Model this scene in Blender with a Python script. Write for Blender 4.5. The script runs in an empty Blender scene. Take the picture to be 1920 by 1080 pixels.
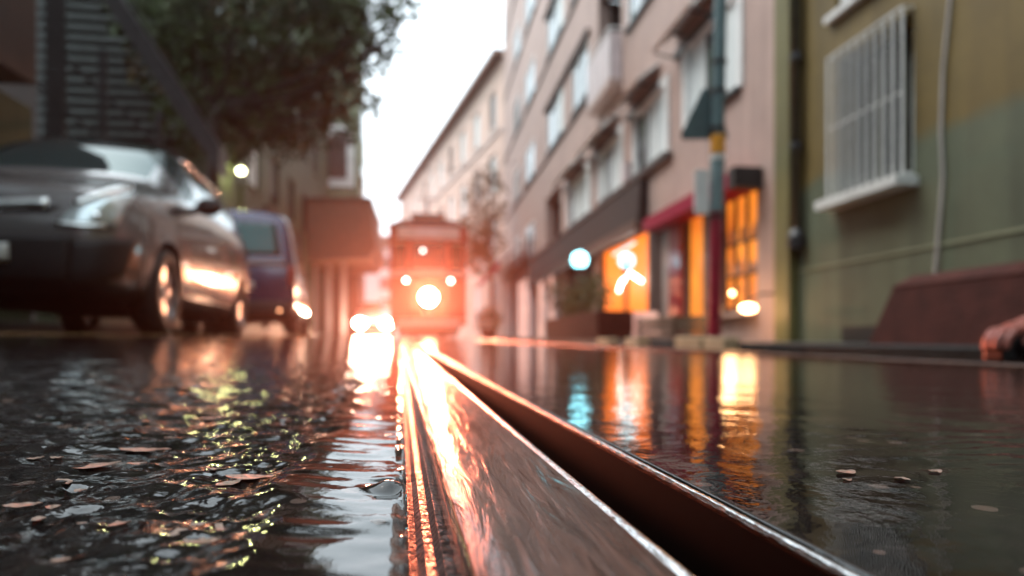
import bpy, bmesh, math, random
import numpy as np
from math import radians, sin, cos, pi, tan
from mathutils import Vector, Matrix
from mathutils.bvhtree import BVHTree

S = bpy.context.scene
COL = S.collection
random.seed(7)

# ------------------------------------------------------------------ camera
A = radians(7.83)
CAMZ = 0.057
FPX = 1200.0
cam_d = bpy.data.cameras.new("camera")
cam = bpy.data.objects.new("camera", cam_d); COL.objects.link(cam)
cam.location = (0, 0, CAMZ)
cam.rotation_euler = (radians(90), 0, -A)
cam_d.sensor_width = 36; cam_d.lens = 22.5
cam_d.shift_y = 100.0 / 1920
cam_d.clip_start = 0.01; cam_d.clip_end = 1500
cam_d.dof.use_dof = True
cam_d.dof.focus_distance = 0.245
cam_d.dof.aperture_fstop = 6.2
S.camera = cam

# ------------------------------------------------------------------ sky, sun, exposure
SUN_EL, SUN_AZ = radians(58), radians(-62)     # azimuth from +Y towards +X
w = bpy.data.worlds.new("World"); S.world = w; w.use_nodes = True
nt = w.node_tree; nt.nodes.clear()
out = nt.nodes.new('ShaderNodeOutputWorld'); bg = nt.nodes.new('ShaderNodeBackground')
sky = nt.nodes.new('ShaderNodeTexSky'); sky.sky_type = 'NISHITA'; sky.sun_disc = False
sky.sun_elevation = SUN_EL; sky.sun_rotation = SUN_AZ
sky.air_density = 1.0; sky.dust_density = 5.0; sky.ozone_density = 1.0
hsv = nt.nodes.new('ShaderNodeHueSaturation'); hsv.inputs['Saturation'].default_value = 0.22
hsv.inputs['Value'].default_value = 1.0
ov = nt.nodes.new('ShaderNodeMix'); ov.data_type = 'RGBA'; ov.inputs['Factor'].default_value = 0.6
ov.inputs['B'].default_value = (10.2, 12.2, 13.2, 1)      # even overcast cloud deck
nt.links.new(sky.outputs[0], hsv.inputs['Color']); nt.links.new(hsv.outputs[0], ov.inputs['A'])
nt.links.new(ov.outputs['Result'], bg.inputs['Color']); bg.inputs['Strength'].default_value = 0.15
nt.links.new(bg.outputs[0], out.inputs['Surface'])
sd = bpy.data.lights.new("sun", 'SUN'); sd.energy = 1.1; sd.angle = radians(30); sd.color = (1, .93, .86)
so = bpy.data.objects.new("sun", sd); COL.objects.link(so)
so.rotation_euler = Vector((-sin(SUN_AZ)*cos(SUN_EL), -cos(SUN_AZ)*cos(SUN_EL), -sin(SUN_EL))).to_track_quat('-Z', 'Y').to_euler()
S.view_settings.view_transform = 'Standard'; S.view_settings.look = 'None'
S.view_settings.exposure = 0.78; S.view_settings.gamma = 1
S.render.engine = 'CYCLES'
S.cycles.use_denoising = True
S.cycles.max_bounces = 7; S.cycles.diffuse_bounces = 3; S.cycles.glossy_bounces = 4
S.cycles.transmission_bounces = 4; S.cycles.volume_bounces = 0; S.cycles.transparent_max_bounces = 6
S.cycles.sample_clamp_indirect = 6; S.cycles.sample_clamp_direct = 60
S.cycles.caustics_reflective = False; S.cycles.caustics_refractive = False

# ------------------------------------------------------------------ photo -> place helpers
def ray(px, py):
    xc = (px-960)/FPX; zc = (640-py)/FPX
    return Vector((sin(A)+xc*cos(A), cos(A)-xc*sin(A), zc))
def at(px, py, t): return Vector((0, 0, CAMZ)) + ray(px, py)*t
def on_x(px, py, X):
    r = ray(px, py); return Vector((0, 0, CAMZ)) + r*(X/r.x)
def yz(px, py, X):
    p = on_x(px, py, X); return p.y, p.z

def railX(y):
    y = np.asarray(y, float)
    yc = np.clip(y, -1, 24)
    return -0.0367*y + 0.00075*yc*yc + np.where(y > 24, .036*(y-24), 0)
def G(x, y):
    """height of the road surface"""
    x = np.asarray(x, float); y = np.asarray(y, float)
    z = 0.0075*np.clip(y, -60, 90)
    dl = np.maximum(0, -x-.12-0.0367*np.clip(y, 0, 20))
    dl2 = np.maximum(0, -(x-railX(y))-.10)
    z = z + 0.105*(1-np.exp(-.6*dl2))
    dr = np.clip(x-railX(y)-1.3, 0, 3.0)
    z = z - 0.052*dr
    return z
def g(x, y): return float(G(x, y))

# ------------------------------------------------------------------ materials
def new_mat(name):
    m = bpy.data.materials.new(name); m.use_nodes = True
    n = m.node_tree.nodes; p = n['Principled BSDF']
    return m, m.node_tree, p
def mat(name, col, rough=.6, metal=0, var=.25, scale=3.0, bump=.0, bscale=40, spec=.5, coat=0, stretch=None, rvar=0):
    m, t, p = new_mat(name); L = t.links
    p.inputs['Roughness'].default_value = rough; p.inputs['Metallic'].default_value = metal
    p.inputs['Specular IOR Level'].default_value = spec
    p.inputs['Coat Weight'].default_value = coat; p.inputs['Coat Roughness'].default_value = .05
    tc = t.nodes.new('ShaderNodeTexCoord'); src = tc.outputs['Object']
    if stretch:
        mp = t.nodes.new('ShaderNodeMapping'); mp.inputs['Scale'].default_value = stretch
        L.new(src, mp.inputs[0]); src = mp.outputs[0]
    nz = t.nodes.new('ShaderNodeTexNoise'); nz.inputs['Scale'].default_value = scale
    nz.inputs['Detail'].default_value = 6; nz.inputs['Roughness'].default_value = .65
    L.new(src, nz.inputs['Vector'])
    cr = t.nodes.new('ShaderNodeValToRGB')
    a = tuple(max(0, c*(1-var)) for c in col[:3])+(1,); b = tuple(min(1, c*(1+var)) for c in col[:3])+(1,)
    cr.color_ramp.elements[0].position = .3; cr.color_ramp.elements[0].color = a
    cr.color_ramp.elements[1].position = .7; cr.color_ramp.elements[1].color = b
    L.new(nz.outputs['Fac'], cr.inputs[0]); L.new(cr.outputs[0], p.inputs['Base Color'])
    if rvar:
        mr = t.nodes.new('ShaderNodeMapRange'); mr.inputs['To Min'].default_value = max(0, rough-rvar); mr.inputs['To Max'].default_value = rough+rvar
        mr.inputs['From Min'].default_value = .3; mr.inputs['From Max'].default_value = .7
        L.new(nz.outputs['Fac'], mr.inputs['Value']); L.new(mr.outputs[0], p.inputs['Roughness'])
    if bump:
        nb = t.nodes.new('ShaderNodeTexNoise'); nb.inputs['Scale'].default_value = bscale; nb.inputs['Detail'].default_value = 4
        L.new(src, nb.inputs['Vector'])
        bp = t.nodes.new('ShaderNodeBump'); bp.inputs['Strength'].default_value = bump; bp.inputs['Distance'].default_value = .02
        L.new(nb.outputs['Fac'], bp.inputs['Height']); L.new(bp.outputs[0], p.inputs['Normal'])
    return m
def glow(name, col, strength, base=(.8, .8, .8)):
    m, t, p = new_mat(name)
    p.inputs['Base Color'].default_value = (*base, 1)
    p.inputs['Emission Color'].default_value = (*col, 1); p.inputs['Emission Strength'].default_value = strength
    return m
def wall_mat(name, lo, hi=None, split=None, band=None, var=.16, wet=.6):
    """plaster; optional second colour above height split; rain streaks and grime"""
    m, t, p = new_mat(name); L = t.links; N = t.nodes
    tc = N.new('ShaderNodeTexCoord'); geo = N.new('ShaderNodeNewGeometry')
    sx = N.new('ShaderNodeSeparateXYZ'); L.new(geo.outputs['Position'], sx.inputs[0])
    nz = N.new('ShaderNodeTexNoise'); nz.inputs['Scale'].default_value = 1.6; nz.inputs['Detail'].default_value = 8; nz.inputs['Roughness'].default_value = .7
    L.new(geo.outputs['Position'], nz.inputs['Vector'])
    mp = N.new('ShaderNodeMapping'); mp.inputs['Scale'].default_value = (4, 4, .25)
    L.new(geo.outputs['Position'], mp.inputs[0])
    st = N.new('ShaderNodeTexNoise'); st.inputs['Scale'].default_value = 1.3; st.inputs['Detail'].default_value = 5
    L.new(mp.outputs[0], st.inputs['Vector'])
    add = N.new('ShaderNodeMath'); add.operation = 'ADD'; L.new(nz.outputs['Fac'], add.inputs[0]); L.new(st.outputs['Fac'], add.inputs[1])
    mr = N.new('ShaderNodeMapRange'); mr.inputs['From Min'].default_value = .7; mr.inputs['From Max'].default_value = 1.3
    mr.inputs['To Min'].default_value = 1-var; mr.inputs['To Max'].default_value = 1+var
    L.new(add.outputs[0], mr.inputs['Value'])
    base = N.new('ShaderNodeMix'); base.data_type = 'RGBA'
    base.inputs['A'].default_value = (*lo, 1); base.inputs['B'].default_value = (*(hi or lo), 1)
    if split is not None:
        cmpn = N.new('ShaderNodeMapRange'); cmpn.inputs['From Min'].default_value = split-.05; cmpn.inputs['From Max'].default_value = split+.07
        zn = N.new('ShaderNodeMath'); zn.operation = 'MULTIPLY_ADD'; zn.inputs[1].default_value = .30; L.new(nz.outputs['Fac'], zn.inputs[0]); sb = N.new('ShaderNodeMath'); sb.operation = 'SUBTRACT'; sb.inputs[1].default_value = .15; L.new(sx.outputs['Z'], sb.inputs[0]); L.new(sb.outputs[0], zn.inputs[2])
        L.new(zn.outputs[0], cmpn.inputs['Value']); L.new(cmpn.outputs[0], base.inputs['Factor'])
    else:
        base.inputs['Factor'].default_value = 0
    mul = N.new('ShaderNodeMix'); mul.data_type = 'RGBA'; mul.blend_type = 'MULTIPLY'; mul.inputs['Factor'].default_value = 1
    L.new(base.outputs['Result'], mul.inputs['A'])
    cc = N.new('ShaderNodeCombineXYZ')
    for i in range(3): L.new(mr.outputs[0], cc.inputs[i])
    L.new(cc.outputs[0], mul.inputs['B']); L.new(mul.outputs['Result'], p.inputs['Base Color'])
    p.inputs['Roughness'].default_value = wet
    b = N.new('ShaderNodeBump'); b.inputs['Strength'].default_value = .35; b.inputs['Distance'].default_value = .01
    nb = N.new('ShaderNodeTexNoise'); nb.inputs['Scale'].default_value = 60; L.new(geo.outputs['Position'], nb.inputs['Vector'])
    L.new(nb.outputs['Fac'], b.inputs['Height']); L.new(b.outputs[0], p.inputs['Normal'])
    return m

def road_mat():
    m, t, p = new_mat("wet_asphalt"); L = t.links; N = t.nodes
    geo = N.new('ShaderNodeNewGeometry'); P = geo.outputs['Position']
    nz = N.new('ShaderNodeTexNoise'); nz.inputs['Scale'].default_value = 90; nz.inputs['Detail'].default_value = 5; L.new(P, nz.inputs['Vector'])
    cr = N.new('ShaderNodeValToRGB'); e = cr.color_ramp.elements
    e[0].position = .35; e[0].color = (.006, .0055, .0055, 1); e[1].position = .75; e[1].color = (.028, .024, .022, 1)
    L.new(nz.outputs['Fac'], cr.inputs[0])
    # pale aggregate stones under the film of water
    vo = N.new('ShaderNodeTexVoronoi'); vo.inputs['Scale'].default_value = 75; vo.inputs['Randomness'].default_value = 1; L.new(P, vo.inputs['Vector'])
    sc = N.new('ShaderNodeSeparateColor'); L.new(vo.outputs['Color'], sc.inputs[0])
    gt = N.new('ShaderNodeMath'); gt.operation = 'GREATER_THAN'; gt.inputs[1].default_value = .88; L.new(sc.outputs[0], gt.inputs[0])
    lt = N.new('ShaderNodeMath'); lt.operation = 'LESS_THAN'; lt.inputs[1].default_value = .30; L.new(vo.outputs['Distance'], lt.inputs[0])
    mm = N.new('ShaderNodeMath'); mm.operation = 'MULTIPLY'; L.new(gt.outputs[0], mm.inputs[0]); L.new(lt.outputs[0], mm.inputs[1])
    mx = N.new('ShaderNodeMix'); mx.data_type = 'RGBA'; mx.inputs['B'].default_value = (.13, .095, .08, 1)
    L.new(mm.outputs[0], mx.inputs['Factor']); L.new(cr.outputs[0], mx.inputs['A']); L.new(mx.outputs['Result'], p.inputs['Base Color'])
    p.inputs['Roughness'].default_value = .035; p.inputs['IOR'].default_value = 1.5
    pn = N.new('ShaderNodeTexNoise'); pn.inputs['Scale'].default_value = 2.2; pn.inputs['Detail'].default_value = 3; L.new(P, pn.inputs['Vector'])
    rr = N.new('ShaderNodeMapRange'); rr.inputs['From Min'].default_value = .4; rr.inputs['From Max'].default_value = .75
    rr.inputs['To Min'].default_value = .02; rr.inputs['To Max'].default_value = .09
    L.new(pn.outputs['Fac'], rr.inputs['Value']); L.new(rr.outputs[0], p.inputs['Roughness'])
    # ripples: attribute "chop" is high on the pitted asphalt, low on the calm film beside the rail
    at_ = N.new('ShaderNodeAttribute'); at_.attribute_name = 'chop'
    b1 = N.new('ShaderNodeTexNoise'); b1.inputs['Scale'].default_value = 55; b1.inputs['Detail'].default_value = 3; b1.inputs['Distortion'].default_value = .6; L.new(P, b1.inputs['Vector'])
    b2 = N.new('ShaderNodeTexNoise'); b2.inputs['Scale'].default_value = 240; b2.inputs['Detail'].default_value = 2; L.new(P, b2.inputs['Vector'])
    ml = N.new('ShaderNodeMath'); ml.operation = 'MULTIPLY'; ml.inputs[1].default_value = .28; L.new(b2.outputs['Fac'], ml.inputs[0])
    ad = N.new('ShaderNodeMath'); ad.operation = 'ADD'; L.new(b1.outputs['Fac'], ad.inputs[0]); L.new(ml.outputs[0], ad.inputs[1])
    bp = N.new('ShaderNodeBump'); bp.inputs['Distance'].default_value = .0022
    L.new(at_.outputs['Fac'], bp.inputs['Strength'])
    L.new(ad.outputs[0], bp.inputs['Height']); L.new(bp.outputs[0], p.inputs['Normal'])
    return m

def steel_mat():
    m, t, p = new_mat("wet_steel"); L = t.links; N = t.nodes
    geo = N.new('ShaderNodeNewGeometry'); P = geo.outputs['Position']
    mp = N.new('ShaderNodeMapping'); mp.inputs['Scale'].default_value = (1.0, .09, 1); L.new(P, mp.inputs[0])
    nz = N.new('ShaderNodeTexNoise'); nz.inputs['Scale'].default_value = 240; nz.inputs['Detail'].default_value = 9; nz.inputs['Roughness'].default_value = .62; nz.inputs['Distortion'].default_value = .9
    L.new(mp.outputs[0], nz.inputs['Vector'])
    cr = N.new('ShaderNodeValToRGB'); e = cr.color_ramp.elements
    e[0].position = .35; e[0].color = (.045, .026, .020, 1); e[1].position = .68; e[1].color = (.135, .080, .062, 1)
    p.inputs['IOR'].default_value = 1.33; p.inputs['Specular IOR Level'].default_value = .4
    L.new(nz.outputs['Fac'], cr.inputs[0]); L.new(cr.outputs[0], p.inputs['Base Color'])
    p.inputs['Metallic'].default_value = .0
    rr = N.new('ShaderNodeMapRange'); rr.inputs['From Min'].default_value = .35; rr.inputs['From Max'].default_value = .66
    rr.inputs['To Min'].default_value = .10; rr.inputs['To Max'].default_value = .22
    L.new(nz.outputs['Fac'], rr.inputs['Value']); L.new(rr.outputs[0], p.inputs['Roughness'])
    p.inputs['Coat Weight'].default_value = .0
    b = N.new('ShaderNodeBump'); b.inputs['Distance'].default_value = .0016; b.inputs['Strength'].default_value = .55
    mp2 = N.new('ShaderNodeMapping'); mp2.inputs['Scale'].default_value = (1.0, .10, 1); L.new(P, mp2.inputs[0])
    rp = N.new('ShaderNodeTexNoise'); rp.inputs['Scale'].default_value = 130; rp.inputs['Detail'].default_value = 4; rp.inputs['Distortion'].default_value = 1.0; L.new(mp2.outputs[0], rp.inputs['Vector'])
    L.new(rp.outputs['Fac'], b.inputs['Height']); L.new(b.outputs[0], p.inputs['Normal'])
    return m

M = dict(
 road=road_mat(), steel=steel_mat(),
 tar=mat("joint_tar", (.008, .005, .004), .38, var=.5, scale=300, bump=.25, bscale=260, spec=.6),
 groove=mat('wet_dark_steel', (.0022, .0018, .0018), .6, var=.5, scale=40, spec=.05, stretch=(1, .1, 1)),
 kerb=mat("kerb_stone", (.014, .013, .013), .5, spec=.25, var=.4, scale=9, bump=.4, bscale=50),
 kerb_light_tint=mat("light_tinted_kerb_stone", (.42, .30, .18), .45, var=.3, scale=9, bump=.3),  # orange light falling on the kerb blocks is put into this colour
 pave=mat("pavement_slab", (.06, .055, .052), .3, var=.35, scale=5, bump=.3, bscale=60),
 green=wall_mat("olive_plaster", (.105, .118, .072), (.155, .105, .028), 1.62, var=.30),
 strip=mat("plaster_strip", (.26, .27, .17), .6, var=.2),
 pil=wall_mat("ochre_plaster", (.15, .135, .045), var=.3),
 pink=wall_mat("pink_plaster", (.41, .285, .245), var=.16),
 beige=wall_mat("beige_plaster", (.66, .46, .37), var=.1),
 lgreen=wall_mat("pale_green_plaster", (.17, .21, .12), var=.2),
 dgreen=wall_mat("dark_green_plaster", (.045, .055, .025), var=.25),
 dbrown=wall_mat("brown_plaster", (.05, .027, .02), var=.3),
 pale=wall_mat("pale_plaster", (.6, .52, .5), var=.1),
 white=mat("white_paint", (.72, .72, .70), .4, var=.12, scale=6),
 frame=mat("window_frame_paint", (.78, .78, .77), .35, var=.1, scale=8),
 curtain=mat("white_curtain", (.70, .75, .75), .8, var=.15, scale=14, stretch=(4, 4, .3)),
 dark=mat("dark_metal", (.025, .025, .028), .4, var=.3, scale=8),
 pipe=mat("dark_downpipe", (.05, .05, .035), .4, var=.4, scale=8),
 red=mat("crimson_paint", (.30, .012, .035), .28, var=.25, scale=6, coat=.3),
 redfab=mat("crimson_canvas", (.30, .010, .04), .7, spec=.2, var=.25, scale=6),
 brownfab=mat("brown_canvas", (.022, .014, .012), .9, var=.3, scale=6),
 whitefab=mat("pale_canvas", (.62, .52, .52), .5, var=.15, scale=6),
 planter=mat("red_brown_stone", (.070, .019, .014), .75, spec=.2, var=.3, scale=7, bump=.6, bscale=70),
 soil=mat("soil", (.03, .02, .015), .8, var=.4, bump=.6),
 wood=mat("grey_wood", (.07, .06, .05), .6, var=.4, scale=6, stretch=(1, 8, 8)),
 bark=mat("bark", (.035, .026, .02), .8, var=.4, scale=12, bump=.8, bscale=30, stretch=(1, 1, .3)),
 galv=mat("galvanised_paint", (.09, .15, .16), .4, metal=.2, var=.3, scale=9),
 yellow=mat("yellow_band", (.72, .30, .02), .4, var=.2, scale=20),
 paper=mat("pasted_paper", (.16, .24, .25), .5, var=.35, scale=45),
 polish=mat('polished_steel', (.66, .66, .66), .14, metal=1, var=.35, scale=160, bump=.10, bscale=420, stretch=(1, .3, 1)),
 silver=mat("silver_car_paint", (.19, .185, .19), .22, metal=.4, var=.05, scale=2, coat=1),
 blue=mat("blue_car_paint", (.012, .022, .085), .25, metal=.2, var=.1, scale=3, coat=1),
 black=mat("black_car_paint", (.012, .012, .014), .2, metal=.2, var=.1, scale=3, coat=1),
 whitecar=mat("white_car_paint", (.62, .60, .60), .25, var=.05, scale=3, coat=1),
 trim=mat("black_plastic", (.010, .010, .011), .6, var=.3, scale=20),
 tyre=mat("tyre_rubber", (.015, .015, .015), .6, var=.3, scale=30, bump=.3),
 rim=mat("alloy_rim", (.55, .55, .56), .22, metal=1, var=.1, scale=10),
 chrome=mat("chrome", (.8, .82, .83), .08, metal=1, var=.03),
 tramred=mat("tram_red_paint", (.36, .03, .018), .3, var=.15, scale=4, coat=.5),
 tramcream=mat("tram_cream_paint", (.55, .45, .40), .35, var=.12, scale=4),
 rooft=mat("tar_roof", (.05, .035, .03), .6, var=.3, scale=4),
 tile=mat("brown_metal_cladding", (.18, .075, .04), .6, var=.25, scale=5),
 skin=mat("skin", (.33, .10, .075), .45, var=.12, scale=30, bump=.2, bscale=120),
 cloth=mat("black_jacket", (.014, .014, .018), .8, var=.4, scale=25, bump=.3, bscale=120),
 jeans=mat("dark_trousers", (.02, .024, .035), .85, var=.4, scale=25),
 hair=mat("dark_hair", (.015, .01, .008), .6, var=.4, scale=60),
 leafdry=mat("fallen_leaf", (.40, .27, .21), .38, var=.35, scale=90, bump=.3, bscale=200),
 paint_line=mat("worn_yellow_line", (.38, .20, .05), .4, var=.5, scale=14),
 slat=mat("grey_slats", (.10, .115, .11), .45, var=.3, scale=8),
 cable=mat("white_cable", (.50, .45, .42), .5, var=.15),
)
def glass_mat(name, tint, rough=.03, spec=.8):
    m, t, p = new_mat(name)
    p.inputs['Base Color'].default_value = (*tint, 1); p.inputs['Roughness'].default_value = rough
    p.inputs['IOR'].default_value = 1.5; p.inputs['Specular IOR Level'].default_value = spec
    nz = t.nodes.new('ShaderNodeTexNoise'); nz.inputs['Scale'].default_value = 3
    b = t.nodes.new('ShaderNodeBump'); b.inputs['Strength'].default_value = .05; b.inputs['Distance'].default_value = .05
    t.links.new(nz.outputs['Fac'], b.inputs['Height']); t.links.new(b.outputs[0], p.inputs['Normal'])
    return m
M['glass'] = glass_mat("window_glass", (.03, .035, .038))
M['glass_up'] = glass_mat("upper_window_glass", (.12, .15, .16)); M['glass_up'].node_tree.nodes['Principled BSDF'].inputs['IOR'].default_value = 2.1
M['bright'] = mat('silvered_plastic', (.93, .97, .97), .28, metal=1, var=.05)
M['carglass'] = glass_mat("car_glass", (.006, .018, .02), .03, .6)
M['carglass'].node_tree.nodes['Principled BSDF'].inputs['Specular Tint'].default_value = (.45, 1, .98, 1)
M['lens'] = glass_mat("lamp_lens", (.62, .70, .72), .12, 1.0)

def leaf_mat(name, a, b):
    m, t, p = new_mat(name)
    oi = t.nodes.new('ShaderNodeTexNoise'); oi.inputs['Scale'].default_value = 1.7; oi.inputs['Detail'].default_value = 4
    g_ = t.nodes.new('ShaderNodeNewGeometry'); t.links.new(g_.outputs['Position'], oi.inputs['Vector'])
    cr = t.nodes.new('ShaderNodeValToRGB'); cr.color_ramp.elements[0].color = (*a, 1); cr.color_ramp.elements[1].color = (*b, 1)
    cr.color_ramp.elements[0].position = .35; cr.color_ramp.elements[1].position = .7
    t.links.new(oi.outputs['Fac'], cr.inputs[0]); t.links.new(cr.outputs[0], p.inputs['Base Color'])
    p.inputs['Roughness'].default_value = .6; p.inputs['Specular IOR Level'].default_value = .25
    return m
M['leaf'] = leaf_mat("tree_leaf", (.018, .034, .010), (.10, .155, .05))
M['leaf2'] = leaf_mat("bush_leaf", (.03, .045, .015), (.10, .13, .04))
M['leaf3'] = leaf_mat("autumn_leaf", (.12, .06, .025), (.16, .12, .04))

# ------------------------------------------------------------------ mesh building
class MB:
    def __init__(s): s.v = []; s.f = []
    def add(s, vs, fs):
        o = len(s.v); s.v += [tuple(x) for x in vs]; s.f += [tuple(i+o for i in f) for f in fs]; return s
    def box(s, x0, x1, y0, y1, z0, z1):
        return s.add([(x, y, z) for z in (z0, z1) for y in (y0, y1) for x in (x0, x1)],
                     [(0, 2, 3, 1), (4, 5, 7, 6), (0, 1, 5, 4), (2, 6, 7, 3), (0, 4, 6, 2), (1, 3, 7, 5)])
    def hexa(s, p):   # p: 8 points, bottom 4 ccw then top 4
        return s.add(p, [(3, 2, 1, 0), (4, 5, 6, 7), (0, 1, 5, 4), (1, 2, 6, 5), (2, 3, 7, 6), (3, 0, 4, 7)])
    def tube(s, pts, r, n=10, caps=True):
        pts = [Vector(p) for p in pts]; rs = r if isinstance(r, (list, tuple)) else [r]*len(pts)
        vs = []; up = None
        for i, p in enumerate(pts):
            d = (pts[min(i+1, len(pts)-1)]-pts[max(i-1, 0)]).normalized()
            if up is None: up = d.orthogonal().normalized()
            up = (up - d*up.dot(d)).normalized(); b = d.cross(up)
            for k in range(n):
                a = 2*pi*k/n; vs.append(p+(up*cos(a)+b*sin(a))*rs[i])
        fs = []
        for i in range(len(pts)-1):
            for k in range(n): fs.append((i*n+k, i*n+(k+1) % n, (i+1)*n+(k+1) % n, (i+1)*n+k))
        if caps: fs.append(tuple(range(n-1, -1, -1))); fs.append(tuple((len(pts)-1)*n+k for k in range(n)))
        return s.add(vs, fs)
    def lathe(s, c, axis, prof, n=24):   # prof: (radius, offset along axis)
        ax = Vector(axis).normalized(); u = ax.orthogonal().normalized(); b = ax.cross(u); c = Vector(c)
        vs = []; fs = []
        for r, h in prof:
            for k in range(n):
                a = 2*pi*k/n; vs.append(c+ax*h+(u*cos(a)+b*sin(a))*r)
        for i in range(len(prof)-1):
            for k in range(n): fs.append((i*n+k, i*n+(k+1) % n, (i+1)*n+(k+1) % n, (i+1)*n+k))
        return s.add(vs, fs)
    def ball(s, c, r, n=16, sq=(1, 1, 1)):
        prof = [(max(1e-4, r*sin(pi*i/n)), -r*cos(pi*i/n)) for i in range(n+1)]
        o = len(s.v); s.lathe((0, 0, 0), (0, 0, 1), prof, n*2)
        for i in range(o, len(s.v)):
            x, y, z = s.v[i]; s.v[i] = (c[0]+x*sq[0], c[1]+y*sq[1], c[2]+z*sq[2])
        return s
    def prism(s, poly, d0, d1, axis='x'):   # poly in the two other axes
        n = len(poly)
        def P3(a, b, d): return {'x': (d, a, b), 'y': (a, d, b), 'z': (a, b, d)}[axis]
        vs = [P3(a, b, d0) for a, b in poly]+[P3(a, b, d1) for a, b in poly]
        return s.add(vs, [tuple(range(n-1, -1, -1)), tuple(range(n, 2*n))]+[(i, (i+1) % n, n+(i+1) % n, n+i) for i in range(n)])
    def build(s, name, m, parent=None, world=True, smooth=False, bevel=0, fix=True):
        me = bpy.data.meshes.new(name)
        off = parent_loc(parent) if (parent is not None and world) else Vector((0, 0, 0))
        me.from_pydata([tuple(Vector(v)-off) for v in s.v], [], s.f)
        if fix:
            bm = bmesh.new(); bm.from_mesh(me); bmesh.ops.recalc_face_normals(bm, faces=bm.faces); bm.to_mesh(me); bm.free()
        me.materials.append(m)
        if smooth: me.shade_smooth()
        o = bpy.data.objects.new(name, me); COL.objects.link(o)
        if parent is not None: o.parent = parent
        if bevel:
            b = o.modifiers.new("bevel", 'BEVEL'); b.width = bevel; b.segments = 2; b.limit_method = 'ANGLE'
        return o
def parent_loc(p):
    l = Vector((0, 0, 0))
    while p is not None: l += p.location; p = p.parent
    return l
def tag(o, label=None, cat=None, group=None, kind=None):
    if label: o['label'] = label
    if cat: o['category'] = cat
    if group: o['group'] = group
    if kind: o['kind'] = kind
    return o
def thing(name, label, cat, loc=(0, 0, 0), rz=0, group=None):
    o = bpy.data.objects.new(name, None); COL.objects.link(o); o.empty_display_size = .1
    o.location = loc; o.rotation_euler = (0, 0, rz); return tag(o, label, cat, group)
def copy_tree(o, parent=None):
    kids = [c for c in bpy.data.objects if c.parent == o]
    c = o.copy(); COL.objects.link(c); c.parent = parent
    for k in kids: copy_tree(k, c)
    return c

# ------------------------------------------------------------------ value noise
_rng = np.random.RandomState(3); _tab = _rng.rand(512, 512)
def vn(x, y):
    xi = np.floor(x).astype(int); yi = np.floor(y).astype(int); fx = x-xi; fy = y-yi
    fx = fx*fx*fx*(fx*(fx*6-15)+10); fy = fy*fy*fy*(fy*(fy*6-15)+10)
    t = lambda a, b: _tab[a % 512, b % 512]
    return (t(xi, yi)*(1-fx)+t(xi+1, yi)*fx)*(1-fy)+(t(xi, yi+1)*(1-fx)+t(xi+1, yi+1)*fx)*fy - .5
def sstep(a, b, x):
    t = np.clip((x-a)/(b-a), 0, 1); return t*t*(3-2*t)

# ------------------------------------------------------------------ the road sheet
GAPL, GAPR = 0.0025, 0.1098
def spacing(d0, k, lim):
    o = [0.0]
    while o[-1] < lim: o.append(o[-1]+max(d0, k*o[-1]))
    return np.array(o)
sl = spacing(.0018, .03, 400.); uL = (GAPL-sl)[::-1]; uR = GAPR+spacing(.0022, .032, 400.)
us = np.concatenate([uL, uR]); iL = len(uL)-1
yf = .11+spacing(.0022, .0115, 560.); yb = (.11-spacing(.01, .12, 60.)[1:])[::-1]
ys = np.concatenate([yb, yf])
U, Y = np.meshgrid(us, ys)
Xr = U+railX(Y)
Z = G(Xr, Y)
near = 1/(1+(np.hypot(U, Y)/1.3)**2)                       # ripples only modelled where they can be seen
wx = U+.004*vn(U/.03+9, Y/.03); wy = Y+.006*vn(U/.04, Y/.03+5)
calm = 1-sstep(.032, .055, -U+.012*vn(U/.02+4, Y/.05))       # thin clear film beside the rail
calm = np.where(U > 0, .0, calm)
fine = vn(wx/.009, wy/.011)*.55+vn(wx/.0048+7, wy/.0052)*.34
mid = vn(wx/.022, wy/.026); big = vn(wx/.07, wy/.075)
left = U < .05
bank = sstep(.024, .05, -U)
hL = (1-calm)*(fine*.0040+mid*.0028+big*.0012+.0007*bank) + calm*(2.1*np.clip(U, -.07, 0)**2+vn(wx/.026+3, wy/.0085)*.00065+vn(wx/.013, wy/.0045)*.00022+vn(wx/.05, wy/.03)*.0009)
# a little splash wave lapping against the rail
ex = np.exp(-((U+.004)/.006)**2-((Y-.245)/.012)**2)
hL = hL+.0022*ex*np.cos((Y-.245)/.003)+.0011*ex
fade = sstep(0, .02, U-GAPR)
patch = np.exp(-((U-.30)/.07)**2-((Y-.30)/.06)**2)
hR = fade*(mid*.0005+big*.0006+fine*.0002*(1+sstep(.35, .9, U))+patch*(vn(wx/.02+3, wy/.006)*.0009))
Z = Z+np.where(left, hL, hR)*near
# ragged lip of asphalt next to the rail
edge = .0016*vn(Y/.012, Y*0)+.0012*vn(Y/.004, Y*0+3)
wE = np.exp(-np.abs(U-GAPL)/.004)*left
Xr = Xr+np.minimum(edge, .0)*wE
nu, ny = len(us), len(ys)
V = np.stack([Xr, Y, Z], -1).reshape(-1, 3)
idx = np.arange(nu*ny).reshape(ny, nu)
q = np.stack([idx[:-1, :-1], idx[:-1, 1:], idx[1:, 1:], idx[1:, :-1]], -1)
keep = np.ones(nu-1, bool); keep[iL] = False
q = q[:, keep].reshape(-1, 4)
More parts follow.
